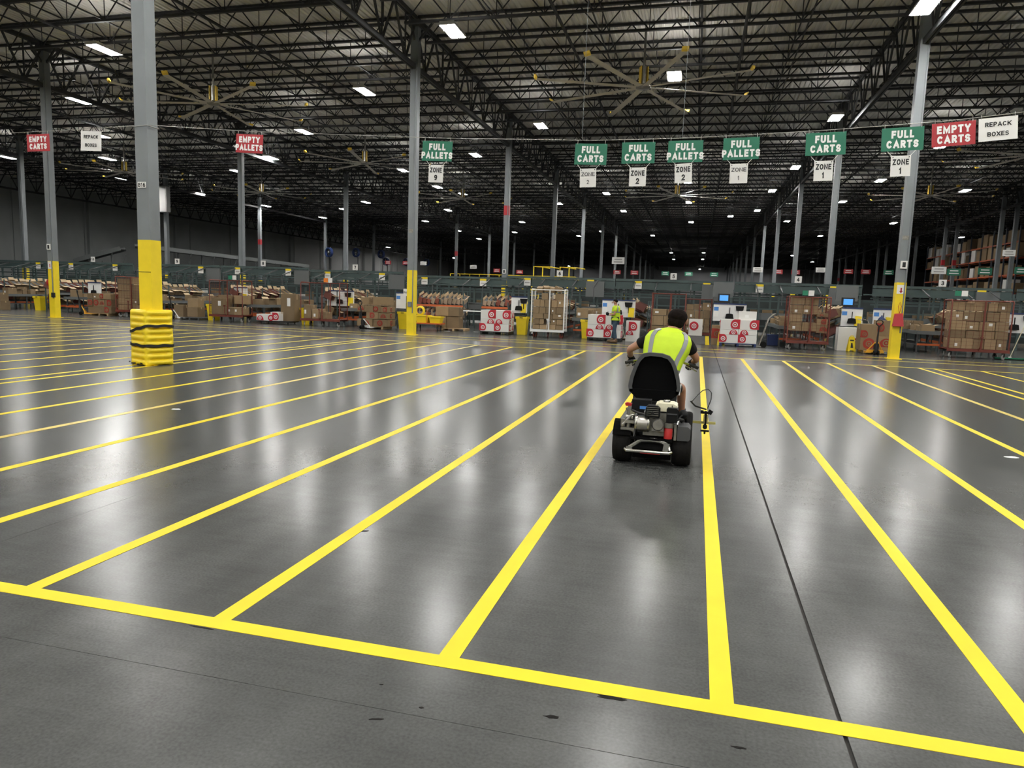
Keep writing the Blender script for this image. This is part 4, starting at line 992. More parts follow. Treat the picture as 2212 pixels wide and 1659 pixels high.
# white bullseye boxes
def white_stack(cx, cy, W, D, label, plabel, rows, pm='black', rz=0.0):
    pallet(cx, cy, rz, plabel, pm, W, D); z = .135
    for rr_, (h, marks) in enumerate(rows):
        for j in range(2):
            for i in range(2):
                lx, ly = (i-.5)*W/2, (j-.5)*D/2
                o = carton(cx+lx*math.cos(rz)-ly*math.sin(rz), cy+lx*math.sin(rz)+ly*math.cos(rz), z, W/2-.012, D/2-.01, h-.006, rz, f'{label}, {("bottom", "middle", "top")[rr_]} {("front", "back")[j]} {("left", "right")[i]}', label, 'whitecarton', False)
                if j == 0 and marks[i]: 
                    k, u = marks[i]; print_mark(o, k, 'w', (W/2)*u, .098 if k == 'half' else h*.5, h*.42 if k != 'half' else .125, flip=-1 if u > .5 else 1)
                if i == 1: print_mark(o, 'half' if j else 'corner', 'w', D/2*.6, h*.45, h*.36, 'right')
                if i == 0 and cx > .5: print_mark(o, 'corner', 'w', D/2*.5, h*.45, h*.33, 'left')
        z += h
RW = [(.34, [('corner', .18), ('corner', .22)]), (.20, [('half', .72), ('half', .3)]), (.40, [('corner', .78), ('corner', .80)])]
white_stack(-8.62, 30.7, 1.30, .95, 'red and white bullseye box stacked left of the white caged cart', 'black pallet under the white boxes left of the white cart', RW)
waste_bin(-7.60, 31.25, 'yellow waste bin between the white boxes and the white caged cart')
tool_board(-7.95, 31.95, 0, 'above the bin left of the white caged cart', .75, 'y', dp=2)
broom(-7.05, 30.95, .05, 'broom standing left of the white caged cart', 1.5, 'black', 0, .16)
# white caged cart
cage_cart(-6.12, 29.95, .04, 'white caged cart crammed with boxes before lane six', 1.40, .85, 1.72, 'white', 'cartred', panels=('left', 'right', 'back'))
fill(-6.12, 29.95, .36, 1.28, .75, 1.62, .04, 'brown box crammed in the white caged cart', 'boxes in the white caged cart', fr, 4, 1, (.20, .32), gaps=.06)
for q in range(4): o = carton(-6.5+q*.25, 29.8, 1.94+.03*(q % 2), .26, .3, .2, .5*q, f'loose tilted box on the white caged cart, {ORD[q]} from left', 'loose boxes on the white cart', 'cardboard', True); o.rotation_euler.x = .3
# bullseye stack with the standing man
waste_bin(-4.55, 30.6, 'yellow waste bin left of the standing man')
white_stack(-3.66, 29.75, 1.38, .95, 'red and white bullseye box stacked beside the standing man', 'dark pallet under the white boxes beside the standing man', RW)
o = carton(-2.55, 30.15, 0, .55, .5, .86, 0, 'single tall white box with red bullseye right of the standing man', 'single white box right of the man', 'whitecarton', False); print_mark(o, 'corner', 'w', .3, .62, .16); print_mark(o, 'half', 'w', .16, .36, .12)
tool_board(-3.35, 31.6, 0, 'behind the standing man', 1.45, 'by', dp=2)
broom(-2.95, 30.9, -.25, 'broom leaning behind the standing man', 1.35, 'wood', .0, .2)
# red cart behind the driver
cage_cart(-1.15, 30.6, 0, 'dark red caged cart partly hidden by the riding driver', 1.35, .85, 1.72, panels=('left',))
fill(-1.25, 30.6, .36, 1.15, .75, 1.05, 0, 'brown box in the near cart behind the driver', 'boxes in the cart behind the driver', fr, 2, 1, (.34, .5), gaps=.05)
cage_cart(.05, 33.6, 0, 'second dark red caged cart farther back right of the driver head', 1.15, .8, 1.55, panels=('left', 'right'))
fill(.05, 33.6, .36, 1.05, .7, 1.35, 0, 'brown box in the farther cart behind the driver', 'boxes in the farther cart behind the driver', fr, 3, 1, (.3, .4))
t = thing('dock_ramp', 'dark grey ramp with a yellow edge right of the driver', 'ramp', (-.05, 31.4, 0)); MB().add([(-.45, -1.3, .005), (.45, -1.3, .005), (.45, .9, .25), (-.45, .9, .25), (-.45, .9, 0), (.45, .9, 0), (-.45, -1.3, 0), (.45, -1.3, 0)], [(0, 1, 2, 3), (3, 2, 5, 4), (0, 3, 4, 6), (1, 7, 5, 2), (6, 4, 5, 7), (0, 6, 7, 1)]).build('ramp_plate', 'bench', t)
MB().add([(.46, -1.3, .01), (.62, -1.3, .01), (.62, .9, .26), (.46, .9, .26), (.46, .9, 0), (.62, .9, 0), (.46, -1.3, 0), (.62, -1.3, 0)], [(0, 1, 2, 3), (3, 2, 5, 4), (0, 3, 4, 6), (1, 7, 5, 2), (6, 4, 5, 7), (0, 6, 7, 1)]).build('yellow_edge', 'stripe', t)
o = carton(-.02, 32.5, .26, .58, .5, .72, 0, 'white box with a big red bullseye at the head of the ramp', 'white box on the ramp', 'whitecarton', False); print_mark(o, 'round', 'w', .22, .42, .17)
# printed box and yellow floor sign left of the blue pallet
o = carton(.85, 30.7, 0, .42, .5, .80, 0, 'brown and red box beside the blue pallet stack', 'box beside the blue pallet', 'cardboard', False); print_mark(o, 'corner', 'k', .2, .45, .18)
wet_sign(1.02, 30.2, 'yellow wet floor sign tucked left of the blue pallet stack')
white_stack(1.66, 30.35, 1.42, .95, 'red and white bullseye box stacked on the blue pallet', 'blue pallet under the white boxes', RW, 'blue')
carton(2.0, 30.5, .135+.92, .66, .6, .36, .0, 'plain white box on top of the blue pallet stack', 'top box of the blue pallet stack', 'whitecarton', False, True)
tool_board(1.35, 31.9, 0, 'behind the blue pallet stack', 1.35, 'by', dp=2)
t = thing('hand_truck', 'tilted hand truck leaning right of the blue pallet stack', 'hand truck', (2.55, 30.1, 0), 0)
fr_ = MB(); fr_.tube([(-.05, 0, .08), (.28, .25, 1.15), (.42, .3, 1.30), (.52, .3, 1.36)], .022, 8); fr_.tube([(-.05, .3, .08), (.28, .55, 1.15), (.42, .6, 1.30), (.52, .6, 1.36)], .022, 8); fr_.build('frame', 'dirtysteel', t, smooth=True)
for yy in (-.05, .36): MB().lathe([(.03, -.025), (.11, -.025), (.115, 0), (.11, .025), (.03, .025)], (.12, yy, .115), 16, 'y').build('wheel', 'rubber', t, smooth=True)
MB().box((-.08, .15, .02), (.22, .38, .02)).build('toe_plate', 'dirtysteel', t)
# red full cart lane 4
cage_cart(4.22, 30.15, .02, 'full dark red caged cart in front of lane four', 1.50, .85, 1.75)
fill(4.05, 30.15, .36, .98, .75, 1.72, .02, 'brown box in the lane four cart', 'boxes in the lane four cart', fr, 2, 1, (.3, .42), lblp=.35)
fill(4.72, 30.15, .36, .42, .75, 1.1, .02, 'red-printed box right in the lane four cart', 'red boxes in the lane four cart', fr, 1, 1, (.3, .36), marks=(1.0, 'k'))
t = tag(MB().bb(2.95, 3.35, 31.6, 32.0, .02, .45).bb(2.93, 3.37, 31.58, 32.02, .43, .47).build('blue_tote', 'blue'), 'blue tote under the lane four bench', 'tote')
# white box with wet floor sign
o = carton(5.85, 30.9, 0, .72, .55, .92, 0, 'blank white box behind the yellow wet floor sign', 'blank white box', 'whitecarton', False); print_mark(o, 'corner', 'w', .62, .35, .13)
wet_sign(5.95, 30.35, 'yellow wet floor sign before the blank white box', .1)
tool_board(6.15, 31.8, 0, 'behind the blank white box', .80, 'by', dp=1)
tool_board(7.30, 31.7, 0, 'left of the right yellow column foot', .75, 'by', dp=1)
t = thing('water_jug', 'blue water jug on the tool board left of the right column', 'jug', (7.2, 31.45, .98)); MB().lathe([(.13, 0), (.14, .03), (.14, .30), (.06, .40), (.03, .42), (.03, .47)], n=18).build('jug_body', 'blue', t, smooth=True); MB().cyl((0, 0, .46), (0, 0, .50), .035, n=12).build('cap', 'white', t)
# jack + printed boxes
pallet(6.75, 29.75, 0, 'wooden pallet under the boxes behind the yellow pallet jack')
o = carton(6.32, 29.7, .13, .55, .8, .98, .0, 'upright brown box with red bullseye behind the yellow pallet jack', 'boxes behind the yellow pallet jack'); print_mark(o, 'round', 'k', .3, .25, .18); print_mark(o, 'corner', 'k', .12, .6, .12)
o = carton(6.95, 29.7, .13, .62, .8, .55, .0, 'lower red-printed box behind the yellow pallet jack', 'boxes behind the yellow pallet jack'); print_mark(o, 'half', 'k', .3, .3, .2); print_mark(o, 'round', 'k', .5, .15, .12)
o = carton(6.95, 29.75, .685, .66, .7, .58, .0, 'upper brown box beside the right yellow column foot', 'boxes behind the yellow pallet jack'); print_mark(o, 'corner', 'k', .1, .3, .14)
pallet_jack(6.50, 28.75, .05, 'yellow pallet jack with a raised black handle near the right column', 'jackyellow', .05)
t = thing('hand_dolly', 'chrome hand dolly between the wet floor sign and the pallet jack', 'hand truck', (5.95+.5, 30.6, 0)); m = MB(); m.tube([(0, 0, .05), (-.05, .2, 1.05), (-.10, .2, 1.22), (-.28, .2, 1.28)], .018, 8); m.tube([(.25, 0, .05), (.2, .2, 1.05), (.1, .2, 1.22), (-.08, .2, 1.28)], .018, 8); m.build('frame', 'chrome', t, smooth=True)
for xx in (-.04, .29): MB().lathe([(.03, -.025), (.10, -.025), (.10, .025), (.03, .025)], (xx, .05, .10), 14, 'x').build('wheel', 'rubber', t, smooth=True)
# lane three cart
cage_cart(10.0, 29.75, -.03, 'full dark red caged cart at right in front of lane three', 1.95, .95, 1.80)
fill(10.0, 29.75, .36, 1.85, .85, 1.76, -.03, 'brown box in the full caged cart at right', 'boxes in the lane three cart', fr, 4, 1, (.28, .42), gaps=.03, lblp=.3)
tool_board(11.75, 31.2, 0, 'at right behind the green push broom', 1.5, '', dp=2)
broom(11.15, 29.6, .32, 'green push broom with pale handle beside the right cart', 1.75, 'green', 0, .48)
t = tag(MB().prism([(-.13, 0), (.13, 0), (.09, .95), (-.09, .95)], -.05, .05).box((0, -.055, .75), (.1, .006, .12)).build('yellow_post', 'yellow'), 'yellow floor post near the right picture edge', 'post'); t.location = (11.65, 29.2, 0)
pallet(12.55, 29.4, 0, 'wooden pallet cut by the right picture edge')
fill(12.55, 29.4, .13, 1.25, .9, 1.0, 0, 'red-printed box stacked at the right picture edge', 'boxes at the right edge', fr, 2, 1, (.3, .38), marks=(.8, 'k'))
# kiosks with screens
for X, lab in ((1.05, 'left touch screen terminal above the tool board behind the blue pallet'), (6.05, 'right touch screen terminal above the blank white box')):
    t = thing('terminal', lab, 'terminal', (X, 32.6, 0), 0, 'touch screen terminals')
    MB().box((0, .1, 1.0), (.08, .08, 2.0)).build('stand', 'bench', t); MB().box((0, .05, 2.30), (.85, .15, .65)).build('cabinet', 'greypanel', t)
    s = MB().box((.05, -.06, 1.92), (.50, .08, .40)).build('monitor', 'black', t); MB().box((.05, -.104, 1.94), (.36, .008, .24)).build('screen', 'screen', s); MB().box((0, -.12, 1.62), (.55, .25, .04)).build('keyboard_tray', 'wheelgrey', t)
# small green/white and orange/white indicator flags on carts
for x, y, z, a, lab in ((4.45, 31.9, 2.25, 'green', 'green and white lane flag above the lane four cart'), (10.2, 32.2, 2.42, 'green', 'green and white lane flag above the right cart'), (-23.0, 31.8, 2.18, 'green', 'green and white lane flag above the half-full cart'), (-17.6, 31.8, 2.18, 'brightorange', 'orange and white lane flag above the nearly empty cart'), (-28.2, 31.8, 2.18, 'brightorange', 'orange and white lane flag above the tall cart left of B16')):
    t = thing('lane_flag', lab, 'flag', (x, y, 0), 0, 'lane flags'); MB().box((0, 0, z/2), (.03, .03, z)).build('pole', 'bench', t); MB().box((-.14, -.02, z), (.22, .02, .20)).build('coloured_half', a, t); MB().box((.10, -.02, z), (.22, .02, .22)).build('white_half', 'signwhite', t)
# yellow rolling ladders behind the white cart
for X, Y, lab in ((-9.6, 39.4, 'left yellow rolling ladder behind the sorter frame'), (-8.1, 39.6, 'right yellow rolling ladder behind the sorter frame')):
    t = thing('rolling_ladder', lab, 'ladder', (X, Y, 0), .0, 'yellow ladders')
    sd = MB(); sd.tube([(0, 0, .1), (.35, .9, 2.6), (.35, .95, 3.45), (.75, 1.5, 3.45), (1.1, 1.9, 3.4)], .035, 6); sd = sd.mesh('side_rail', 'guardyellow'); put('side_rail', sd, t); put('side_rail', sd, t, (.55, -.1, 0))
    st = MB().box((0, 0, 0), (.55, .2, .03)).mesh('step', 'guardyellow')
    for q in range(8): put('step', st, t, (.30+.35*q/8, .1+.9*q/8, .3+.3*q))

# ================================================================ FAR BACKGROUND
# small far hanging signs
fs = random.Random(2); cs = {}
FAR = [(-40, 88, 5.6, RD), (-37.5, 88, 5.6, RD), (-35, 88, 5.6, WH), (-27.5, 86, 5.2, WH), (-25, 88, 4.9, RD), (-22, 88, 4.8, RD), (-9.3, 84, 4.9, RD), (-7.3, 84, 4.9, RD), (-3.8, 84, 4.9, G), (-1.2, 84, 4.9, G), (1.6, 84, 4.9, G),
       (5.2, 70, 4.9, WH), (8.0, 80, 5.2, RD), (9.7, 80, 5.2, RD), (11.2, 74, 5.2, WH), (14.4, 78, 5.3, RD), (16, 78, 5.3, RD), (17.6, 76, 5.2, G), (15.0, 52, 4.3, WH), (17.1, 56, 4.4, G), (19.0, 56, 4.5, G), (21.2, 56, 4.6, G), (-5.5, 50, 4.4, WH), (22.5, 62, 6.2, WH)]
for q, (x, y, z, c) in enumerate(sorted(FAR, key=lambda k: k[0]/k[1])):
    side = 'left' if x < -20 else ('middle' if x < 7 else 'right')
    cname = {RD: 'red', WH: 'white', G: 'green'}[c]
    t = thing('distant_sign', f'small {cname} sign far back in the {side} bays, {ORD[cs.setdefault((cname, side), 0)]} from left', 'sign', (x, y, z), 0, f'{cname} distant signs {side}')
    cs[(cname, side)] += 1
    MB().box((0, 0, 0), (.86, .02, .46)).build('panel', c, t); l_ = MB(); l_.box((0, -.015, .09), (.52, .01, .07)); l_.build('lettering_bar', 'letterwhite' if c != WH else 'wheelgrey', t); l_ = MB(); l_.box((0, -.015, -.09), (.6, .01, .07)); l_.build('lettering_bar', 'letterwhite' if c != WH else 'wheelgrey', t)
    k = MB(); k.bar((0, 0, .2), (0, 0, ZR-z), .006, 3); k = k.mesh('hanger', 'joist'); put('hanger', k, t, (-.36, 0, 0)); put('hanger', k, t, (.36, 0, 0))
# blue drum fans on the columns at left
for q, (x, y, z, lab) in enumerate(((-46.0, 83.2, 6.5, 'blue drum fan mounted on a far left column, leftmost'), (-46.2, 91.1, 7.0, 'blue drum fan second from left by the grey far wall'), (-46.2, 99.2, 7.3, 'blue drum fan third from left by the grey far wall'), (-47, 102.6, 6.4, 'small dark drum fan below the third blue one'), (-46.5, 109.4, 6.7, 'blue drum fan left of the centre column by the pale wall'), (-46.5, 118.5, 7.1, 'blue drum fan right of the centre column by the pale wall'))):
    t = thing('drum_fan', lab, 'fan', (x, y, z), -.35, 'drum fans'); t.scale = (.58, .58, .58)
    MB().lathe([(1.0, -.35), (1.05, -.3), (1.05, .3), (1.0, .35), (.86, .35), (.86, -.35), (1.0, -.35)], n=22, axis='y', caps=False).build('drum', 'blue', t, smooth=True)
    bl = MB()
    for k in range(5): bl.box((.45*math.cos(k*1.257), 0, .45*math.sin(k*1.257)), (.8, .05, .26), (.5, -k*1.257, 0))
    bl.build('blades', 'black', t); MB().ell((0, -.1, 0), (.2, .2, .2)).build('hub', 'wheelgrey', t, smooth=True)
    MB().box((0, .4, -.0), (.12, .3, 2.4)).build('bracket', 'bench', t); MB().box((0, .6, -z/2/.58), (.14, .14, z/.58)).build('stand', 'bench', t)
# overhead conveyors far left
def over_conv(p0, p1, label, supports=6, w_=1.0):
    p0, p1 = Vector(p0), Vector(p1); d = p1-p0; L = d.length; t = thing('overhead_conveyor', label, 'conveyor', p0)
    ang = math.atan2(d.y, d.x); el = math.atan2(d.z, math.hypot(d.x, d.y)); rot = Euler((0, -el, ang))
    b = MB(); b.box((L/2, 0, 0), (L, w_, .10)); o = b.build('belt_bed', 'bench', t); o.rotation_euler = rot
    sd = MB(); sd.box((L/2, 0, .05), (L, .06, .40)); sm = sd.mesh('side_guard', 'greypanel')
    for s in (-1, 1):
        o = put('side_guard', sm, t, Matrix.Rotation(ang, 3, 'Z') @ Vector((0, s*w_/2, 0)), rot)
    for k in range(supports):
        q = d*((k+.5)/supports); h = p0.z+q.z
        lg = MB(); lg.box((0, 0, -h/2), (.12, .12, h)); lg.bar((0, 0, -h*.9), (1.6, 0, -.2), .04, 4); lg.build('support', 'greypanel', t, q)
over_conv((-57.0, 55.4, 3.6), (-52.9, 56.7, 4.9), 'sloping grey conveyor rising left of the B16 column', 2)
over_conv((-51.7, 57.3, 5.2), (-48.6, 82, 4.6), 'long grey overhead conveyor behind the lanes right of the B16 column', 8)
mm = MB()
t = thing('wall_cabinet', 'pale grey box mounted high right of the B16 column', 'cabinet', (-46.6, 54.6, 9.2)); MB().box((0, 0, 0), (1.3, .5, 2.2)).build('cabinet_body', 'housing', t); MB().box((0, -.26, 0), (1.15, .03, 2.0)).build('cabinet_door', 'housing', t)
# yellow mezzanine railings far left of centre
for X, Y, L, z, lab in ((-30.5, 86, 9, 3.2, 'yellow mezzanine railing far behind lane seven'), (-21.5, 80, 8, 3.0, 'yellow mezzanine railing with stairs left of the red-banded column')):
    t = thing('mezzanine_railing', lab, 'railing', (X, Y, 0)); MB().box((L/2, 1, z-.1), (L, 2.4, .2)).build('platform', 'greypanel', t)
    ps = MB().box((0, 0, .55), (.07, .07, 1.1)).mesh('post', 'guardyellow'); rl = MB().box((L/2, 0, 0), (L, .07, .07)).mesh('rail', 'guardyellow')
    for k in range(8): put('post', ps, t, (L*k/7, -.1, z))
    put('rail', rl, t, (0, -.1, z+1.1)); put('rail', rl, t, (0, -.1, z+.6))
    s = MB(); s.tube([(L, -.1, z+1.1), (L+3, -.1, 1.1)], .05, 4); s.tube([(L, -.1, z), (L+3, -.1, .1)], .06, 4); s.tube([(L, 1, z+1.1), (L+3, 1, 1.1)], .05, 4)
    for k in range(6): s.box((L+.3+k*.5, .45, z-.3-k*.5), (.3, 1.0, .05))
    s.build('stair', 'guardyellow', t)
    for k in range(3): MB().box((L*k/2, 1, (z-.2)/2), (.14, .14, z-.2)).build('leg', 'greypanel', t)
# storage racks at right
def storage_rack(X, y0, nb_, lev, zs, bm, label, blabel, rnd, bay=2.9, step=1.5, s=-1):
    t = thing('storage_rack', label, 'rack', (X, y0, 0)); H = zs[-1]+1.4
    up_ = MB(); up_.box((0, 0, H/2), (.10, .10, H)); up_ = up_.mesh('upright', 'rackpost')
    for k in range(nb_+1):
        for dx in (0, 1.1): put('upright', up_, t, (dx, k*bay, 0))
    be = MB().box((0, bay/2, 0), (.06, bay-.1, .13)).mesh('beam', bm)
    for k in range(nb_):
        for lv, z in enumerate(zs):
            put('beam', be, t, (0, k*bay, z)); put('beam', be, t, (1.1, k*bay, z))
            for q in range(2):
                w_ = rnd.uniform(.95, 1.2); h_ = rnd.uniform(.75, 1.2)
                if rnd.random() < .9: carton(X+.55, y0+k*bay+.75+q*1.4, z+.07, 1.0, w_, h_, 0, f'{blabel}, level {ORD[lv]}, bay {ORD[k]} away, {("near", "far")[q]} one', blabel, rnd.choice(['cardboard', 'cardboard', 'cardboard', 'whitecarton']), False, name='pallet_load')
rr = random.Random(9)
storage_rack(27.0, 72.5, 9, 6, [.3, 1.9, 3.5, 5.1, 6.7, 8.0], 'rackbeam', 'tall storage rack with orange beams between the double columns', 'box on the orange storage rack', rr)
storage_rack(26.9, 58.5, 4, 7, [.3, 1.5, 2.7, 3.9, 5.1, 6.3], 'rackcream', 'storage rack with cream shelves at the right picture edge', 'box on the cream-shelved rack', rr)

# ================================================================ RIDE-ON LINE STRIPER
MX, MY = -.372, 7.52
st = thing('ride_on_line_striper', 'black ride-on line striping machine with rear engine seen from behind', 'line striper', (MX, MY, 0))
def wheel(name, x, y, r, w_, rim):
    t = MB(); h = w_/2
    prof = [(r*.50, -h*.8), (r*.80, -h), (r*.93, -h*.93), (r*.985, -h*.7), (r, -h*.4), (r, 0), (r, h*.4), (r*.985, h*.7), (r*.93, h*.93), (r*.80, h), (r*.50, h*.8)]
    t.lathe(prof, (0, 0, 0), 36, 'x'); o = t.build(name, 'rubber', st, (x, y, r), smooth=True)
    MB().lathe([(.02, -h*.85), (r*.44, -h*.7), (r*.52, -h*.86), (r*.52, h*.86), (r*.44, h*.7), (.02, h*.85)], n=24, axis='x').build('rim', rim, o, smooth=True)
    g_ = MB()
    for k in (-.5, -.17, .17, .5): g_.lathe([(r*1.0, h*k-.004), (r*1.006, h*k), (r*1.0, h*k+.004)], n=36, axis='x')
    g_.build('tread', 'rubber', o, smooth=True)
for sx in (-1, 1): wheel('rear_wheel', sx*.305, 0, .212, .195, 'dirtysteel')
wheel('front_wheel', .33, 1.15, .20, .15, 'yellow'); wheel('front_wheel', -.30, 1.15, .20, .15, 'yellow')
f = MB(); f.bb(-.20, .20, -.15, 1.3, .17, .23); f.bb(-.22, .22, .55, 1.45, .23, .27); f.cyl((-.3, 0, .21), (.3, 0, .21), .025, n=10); f.cyl((-.3, 1.15, .2), (.33, 1.15, .2), .025, n=10)
f.build('chassis', 'plasticblack', st)
# rear bumper hoop
b = MB(); b.tube([(-.255, -.28, .185), (-.245, -.31, .178), (.19, -.31, .178), (.205, -.28, .185)], .017, 10)
b.build('bumper_bar', 'chrome', st, smooth=True)
b = MB(); pts = [(-.23, -.28, .195), (-.10, -.25, .285), (.03, -.245, .292), (.10, -.25, .285), (.17, -.27, .255), (.19, -.28, .20)]
for z in (0,): b.tube(pts, [.02, .022, .022, .022, .024, .02], 8)
b.box((.155, -.285, .235), (.055, .03, .085), (0, .15, 0)); b.box((-.215, -.285, .20), (.06, .03, .035)); b.build('hitch_hoop', 'chrome', st, smooth=True)
b = MB(); b.tube([(-.20, -.26, .27), (-.14, -.05, .30)], .014, 6); b.tube([(.15, -.26, .27), (.15, -.05, .30)], .014, 6); b.box((0, -.10, .30), (.42, .34, .02)); b.build('engine_deck', 'matteblack', st)
MB().box((0, -.312, .165), (.20, .012, .012)).build('red_sticker', 'red', st)
# fenders
fd = MB()
for k in range(9):
    a0, a1 = R(20+k*15), R(20+(k+1)*15); rr_ = .235
    fd.add([(-.40, rr_*math.cos(a0), .212+rr_*math.sin(a0)), (-.21, rr_*math.cos(a0), .212+rr_*math.sin(a0)), (-.21, rr_*math.cos(a1), .212+rr_*math.sin(a1)), (-.40, rr_*math.cos(a1), .212+rr_*math.sin(a1))], [(0, 1, 2, 3)])
fd.build('fender', 'matteblack', st, smooth=True)
MB().bb(-.19, .20, -.12, .9, .07, .165).build('underbody_shade_block', 'matteblack', st)  # added black block, stands in for the deep shadow under the machine
# engine
b = MB(); b.prism([(.02, .60), (.05, .585), (.20, .585), (.245, .60), (.24, .65), (.20, .668), (.06, .668), (.025, .652)], -.20, .04, 'xz'); tank = b.build('fuel_tank', 'cream', st)
MB().lathe([(.035, 0), (.036, .02), (.03, .028), (.01, .03)], (.13, -.08, .667), 16).build('fuel_cap', 'chrome', tank, smooth=True)
mu = MB(); mu.prism([(-.075, .525), (.07, .525), (.075, .54), (.075, .62), (.05, .645), (-.05, .645), (-.07, .62)], -.27, -.15, 'xz'); mo = mu.build('muffler', 'plasticblack', st)
g_ = MB()
for k in range(5): g_.box((0, -.275, .55+k*.02), (.12, .008, .006))
g_.build('muffler_guard', 'dirtysteel', mo); MB().cyl((.0, -.29, .575), (.0, -.27, .575), .017, n=12).build('exhaust_outlet', 'black', mo)
ab = MB(); ab.prism([(.14, .49), (.25, .49), (.252, .62), (.235, .635), (.15, .635), (.138, .62)], -.27, -.10, 'xz'); ao = ab.build('air_cleaner', 'plasticblack', st); MB().cyl((.19, -.19, .635), (.19, -.19, .655), .012, n=10).build('wing_nut', 'chrome', ao); MB().box((.195, -.272, .575), (.10, .006, .012)).build('cover_seam', 'plasticgrey', ao)
blk = MB(); blk.box((.06, -.09, .45), (.30, .24, .24)); 
for k in range(7): blk.box((.08, -.215, .40+k*.018), (.16, .03, .006))
blk.build('engine_block', 'dirtysteel', st)
MB().lathe([(.02, -.03), (.05, -.03), (.062, -.01), (.06, .02), (.045, .045), (.02, .05)], (.06, -.26, .455), 18, 'y').build('oil_dome', 'steel', st, smooth=True)
b = MB(); b.box((.06, -.245, .405), (.12, .04, .03)); b.box((.01, -.25, .43), (.02, .02, .05)); b.box((.11, -.25, .43), (.02, .02, .05)); b.build('starter_bracket', 'steel', st)
# hydraulic reservoir / alternator drum
MB().lathe([(.03, -.075), (.078, -.075), (.084, -.066), (.084, .066), (.078, .075), (.03, .075)], (-.10, -.20, .448), 24, 'x').build('reservoir_drum', 'steel', st, smooth=True)
b = MB(); b.lathe([(.087, -.006), (.09, 0), (.087, .006)], (-.155, -.20, .448), 24, 'x'); b.lathe([(.087, -.006), (.09, 0), (.087, .006)], (-.04, -.20, .448), 24, 'x'); b.build('drum_band', 'chrome', st, smooth=True)
MB().lathe([(.01, 0), (.042, .0), (.043, .10), (.035, .115), (.01, .115)], (.165, -.23, .315), 18).build('oil_filter', 'red', st, smooth=True)
MB().lathe([(.01, 0), (.045, .0), (.045, .05), (.01, .05)], (.165, -.23, .43), 16).build('filter_head', 'dirtysteel', st, smooth=True)
# paint pump hardware on the left
b = MB()
b.cyl((-.245, -.16, .36), (-.245, -.16, .60), .022, n=12); b.cyl((-.275, -.16, .50), (-.20, -.16, .50), .028, n=12); b.box((-.235, -.16, .455), (.10, .09, .03)); b.tube([(-.30, -.2, .42), (-.22, -.18, .52), (-.16, -.16, .53)], .014, 8)
b.cyl((-.30, -.17, .40), (-.30, -.17, .48), .024, n=12); b.tube([(-.27, -.18, .38), (-.19, -.19, .36), (-.17, -.18, .30)], .012, 8); b.box((-.25, -.15, .38), (.14, .10, .025)); b.build('paint_pump', 'steel', st, smooth=True)
b = MB(); b.cyl((-.225, -.15, .53), (-.225, -.15, .565), .034, n=14); b.cyl((-.255, -.15, .56), (-.255, -.15, .59), .026, n=14); b.box((-.21, -.15, .545), (.05, .06, .05)); b.build('valve_body', 'chrome', st, smooth=True)
MB().prism([(-.28, .615), (-.225, .615), (-.22, .64), (-.27, .65), (-.29, .64)], -.18, -.13, 'xz').build('valve_knob', 'red', st)
b = MB(); b.tube([(-.25, -.15, .58), (-.15, -.20, .555), (-.05, -.22, .54)], .012, 8); b.tube([(-.17, -.18, .40), (-.18, -.22, .30), (-.16, -.24, .26)], .010, 8); b.tube([(-.30, -.17, .44), (-.33, -.10, .36), (-.25, .0, .30)], .012, 8); b.tube([(.2, -.22, .48), (.27, -.2, .52), (.30, -.1, .50), (.28, .1, .42)], .012, 8); b.build('hose', 'black', st, smooth=True)
MB().box((-.13, .02, .58), (.20, .14, .18)).build('battery', 'plasticblack', st); MB().box((-.10, -.055, .59), (.09, .006, .03)).build('battery_label', 'noticeblue', st)
# right side tank over the wheel
b = MB(); b.prism([(.255, .30), (.37, .30), (.385, .32), (.385, .42), (.36, .445), (.255, .445)], -.22, .06, 'xz'); b.build('side_tank', 'plasticgrey', st)
b = MB(); b.box((.235, -.2, .38), (.025, .05, .16)); b.cyl((.262, -.21, .31), (.262, -.21, .46), .007, n=8); b.build('tank_bracket', 'dirtysteel', st)
b = MB(); b.ell((.30, .05, .53), (.05, .07, .05)); b.tube([(.26, -.05, .50), (.30, .0, .54), (.33, .06, .50), (.34, .1, .42)], .012, 8); b.build('carburettor', 'plasticblack', st, smooth=True)
# seat
so = (-.028, .45)
outer = [(-.17, .59), (.15, .59), (.262, .685), (.278, .75), (.262, .85), (.225, .97), (.19, 1.05), (.14, 1.105), (.06, 1.128), (-.08, 1.135), (-.15, 1.118), (-.205, 1.06), (-.24, .98), (-.278, .86), (-.295, .75), (-.28, .685)]
def inset(pl_, k, cz=.86): return [(x*k, cz+(z-cz)*k) for x, z in pl_]
upo = outer[2:]                                   # open rim from the right hip over the top to the left hip
upi = [(x*.86, .74+(z-.74)*.905) for x, z in upo]
seat = MB(); n = len(upo)
for k in range(n-1):
    a, b, c, d = upo[k], upo[k+1], upi[k+1], upi[k]
    seat.add([(q[0], yy, q[1]) for yy in (0, .085) for q in (a, b, c, d)], [(0, 1, 2, 3), (7, 6, 5, 4), (0, 4, 5, 1), (2, 6, 7, 3)])
seat.build('seat_back_rim', 'plasticgrey', st, (so[0], so[1], 0))
pan = [(-.165, .592), (.145, .592)]+[(x*.99, z) for x, z in upo[:1]]+upi+[(x*.99, z) for x, z in upo[-1:]]
MB().prism(pan, .045, .065, 'xz').build('seat_back_panel', 'matteblack', st, (so[0], so[1], 0))
low = MB(); low.prism([(-.165, .592), (.145, .592), (.258, .688), (.262, .72), (-.28, .72), (-.275, .688)], .0, .05, 'xz'); low.build('seat_pan_shell', 'matteblack', st, (so[0], so[1], 0))
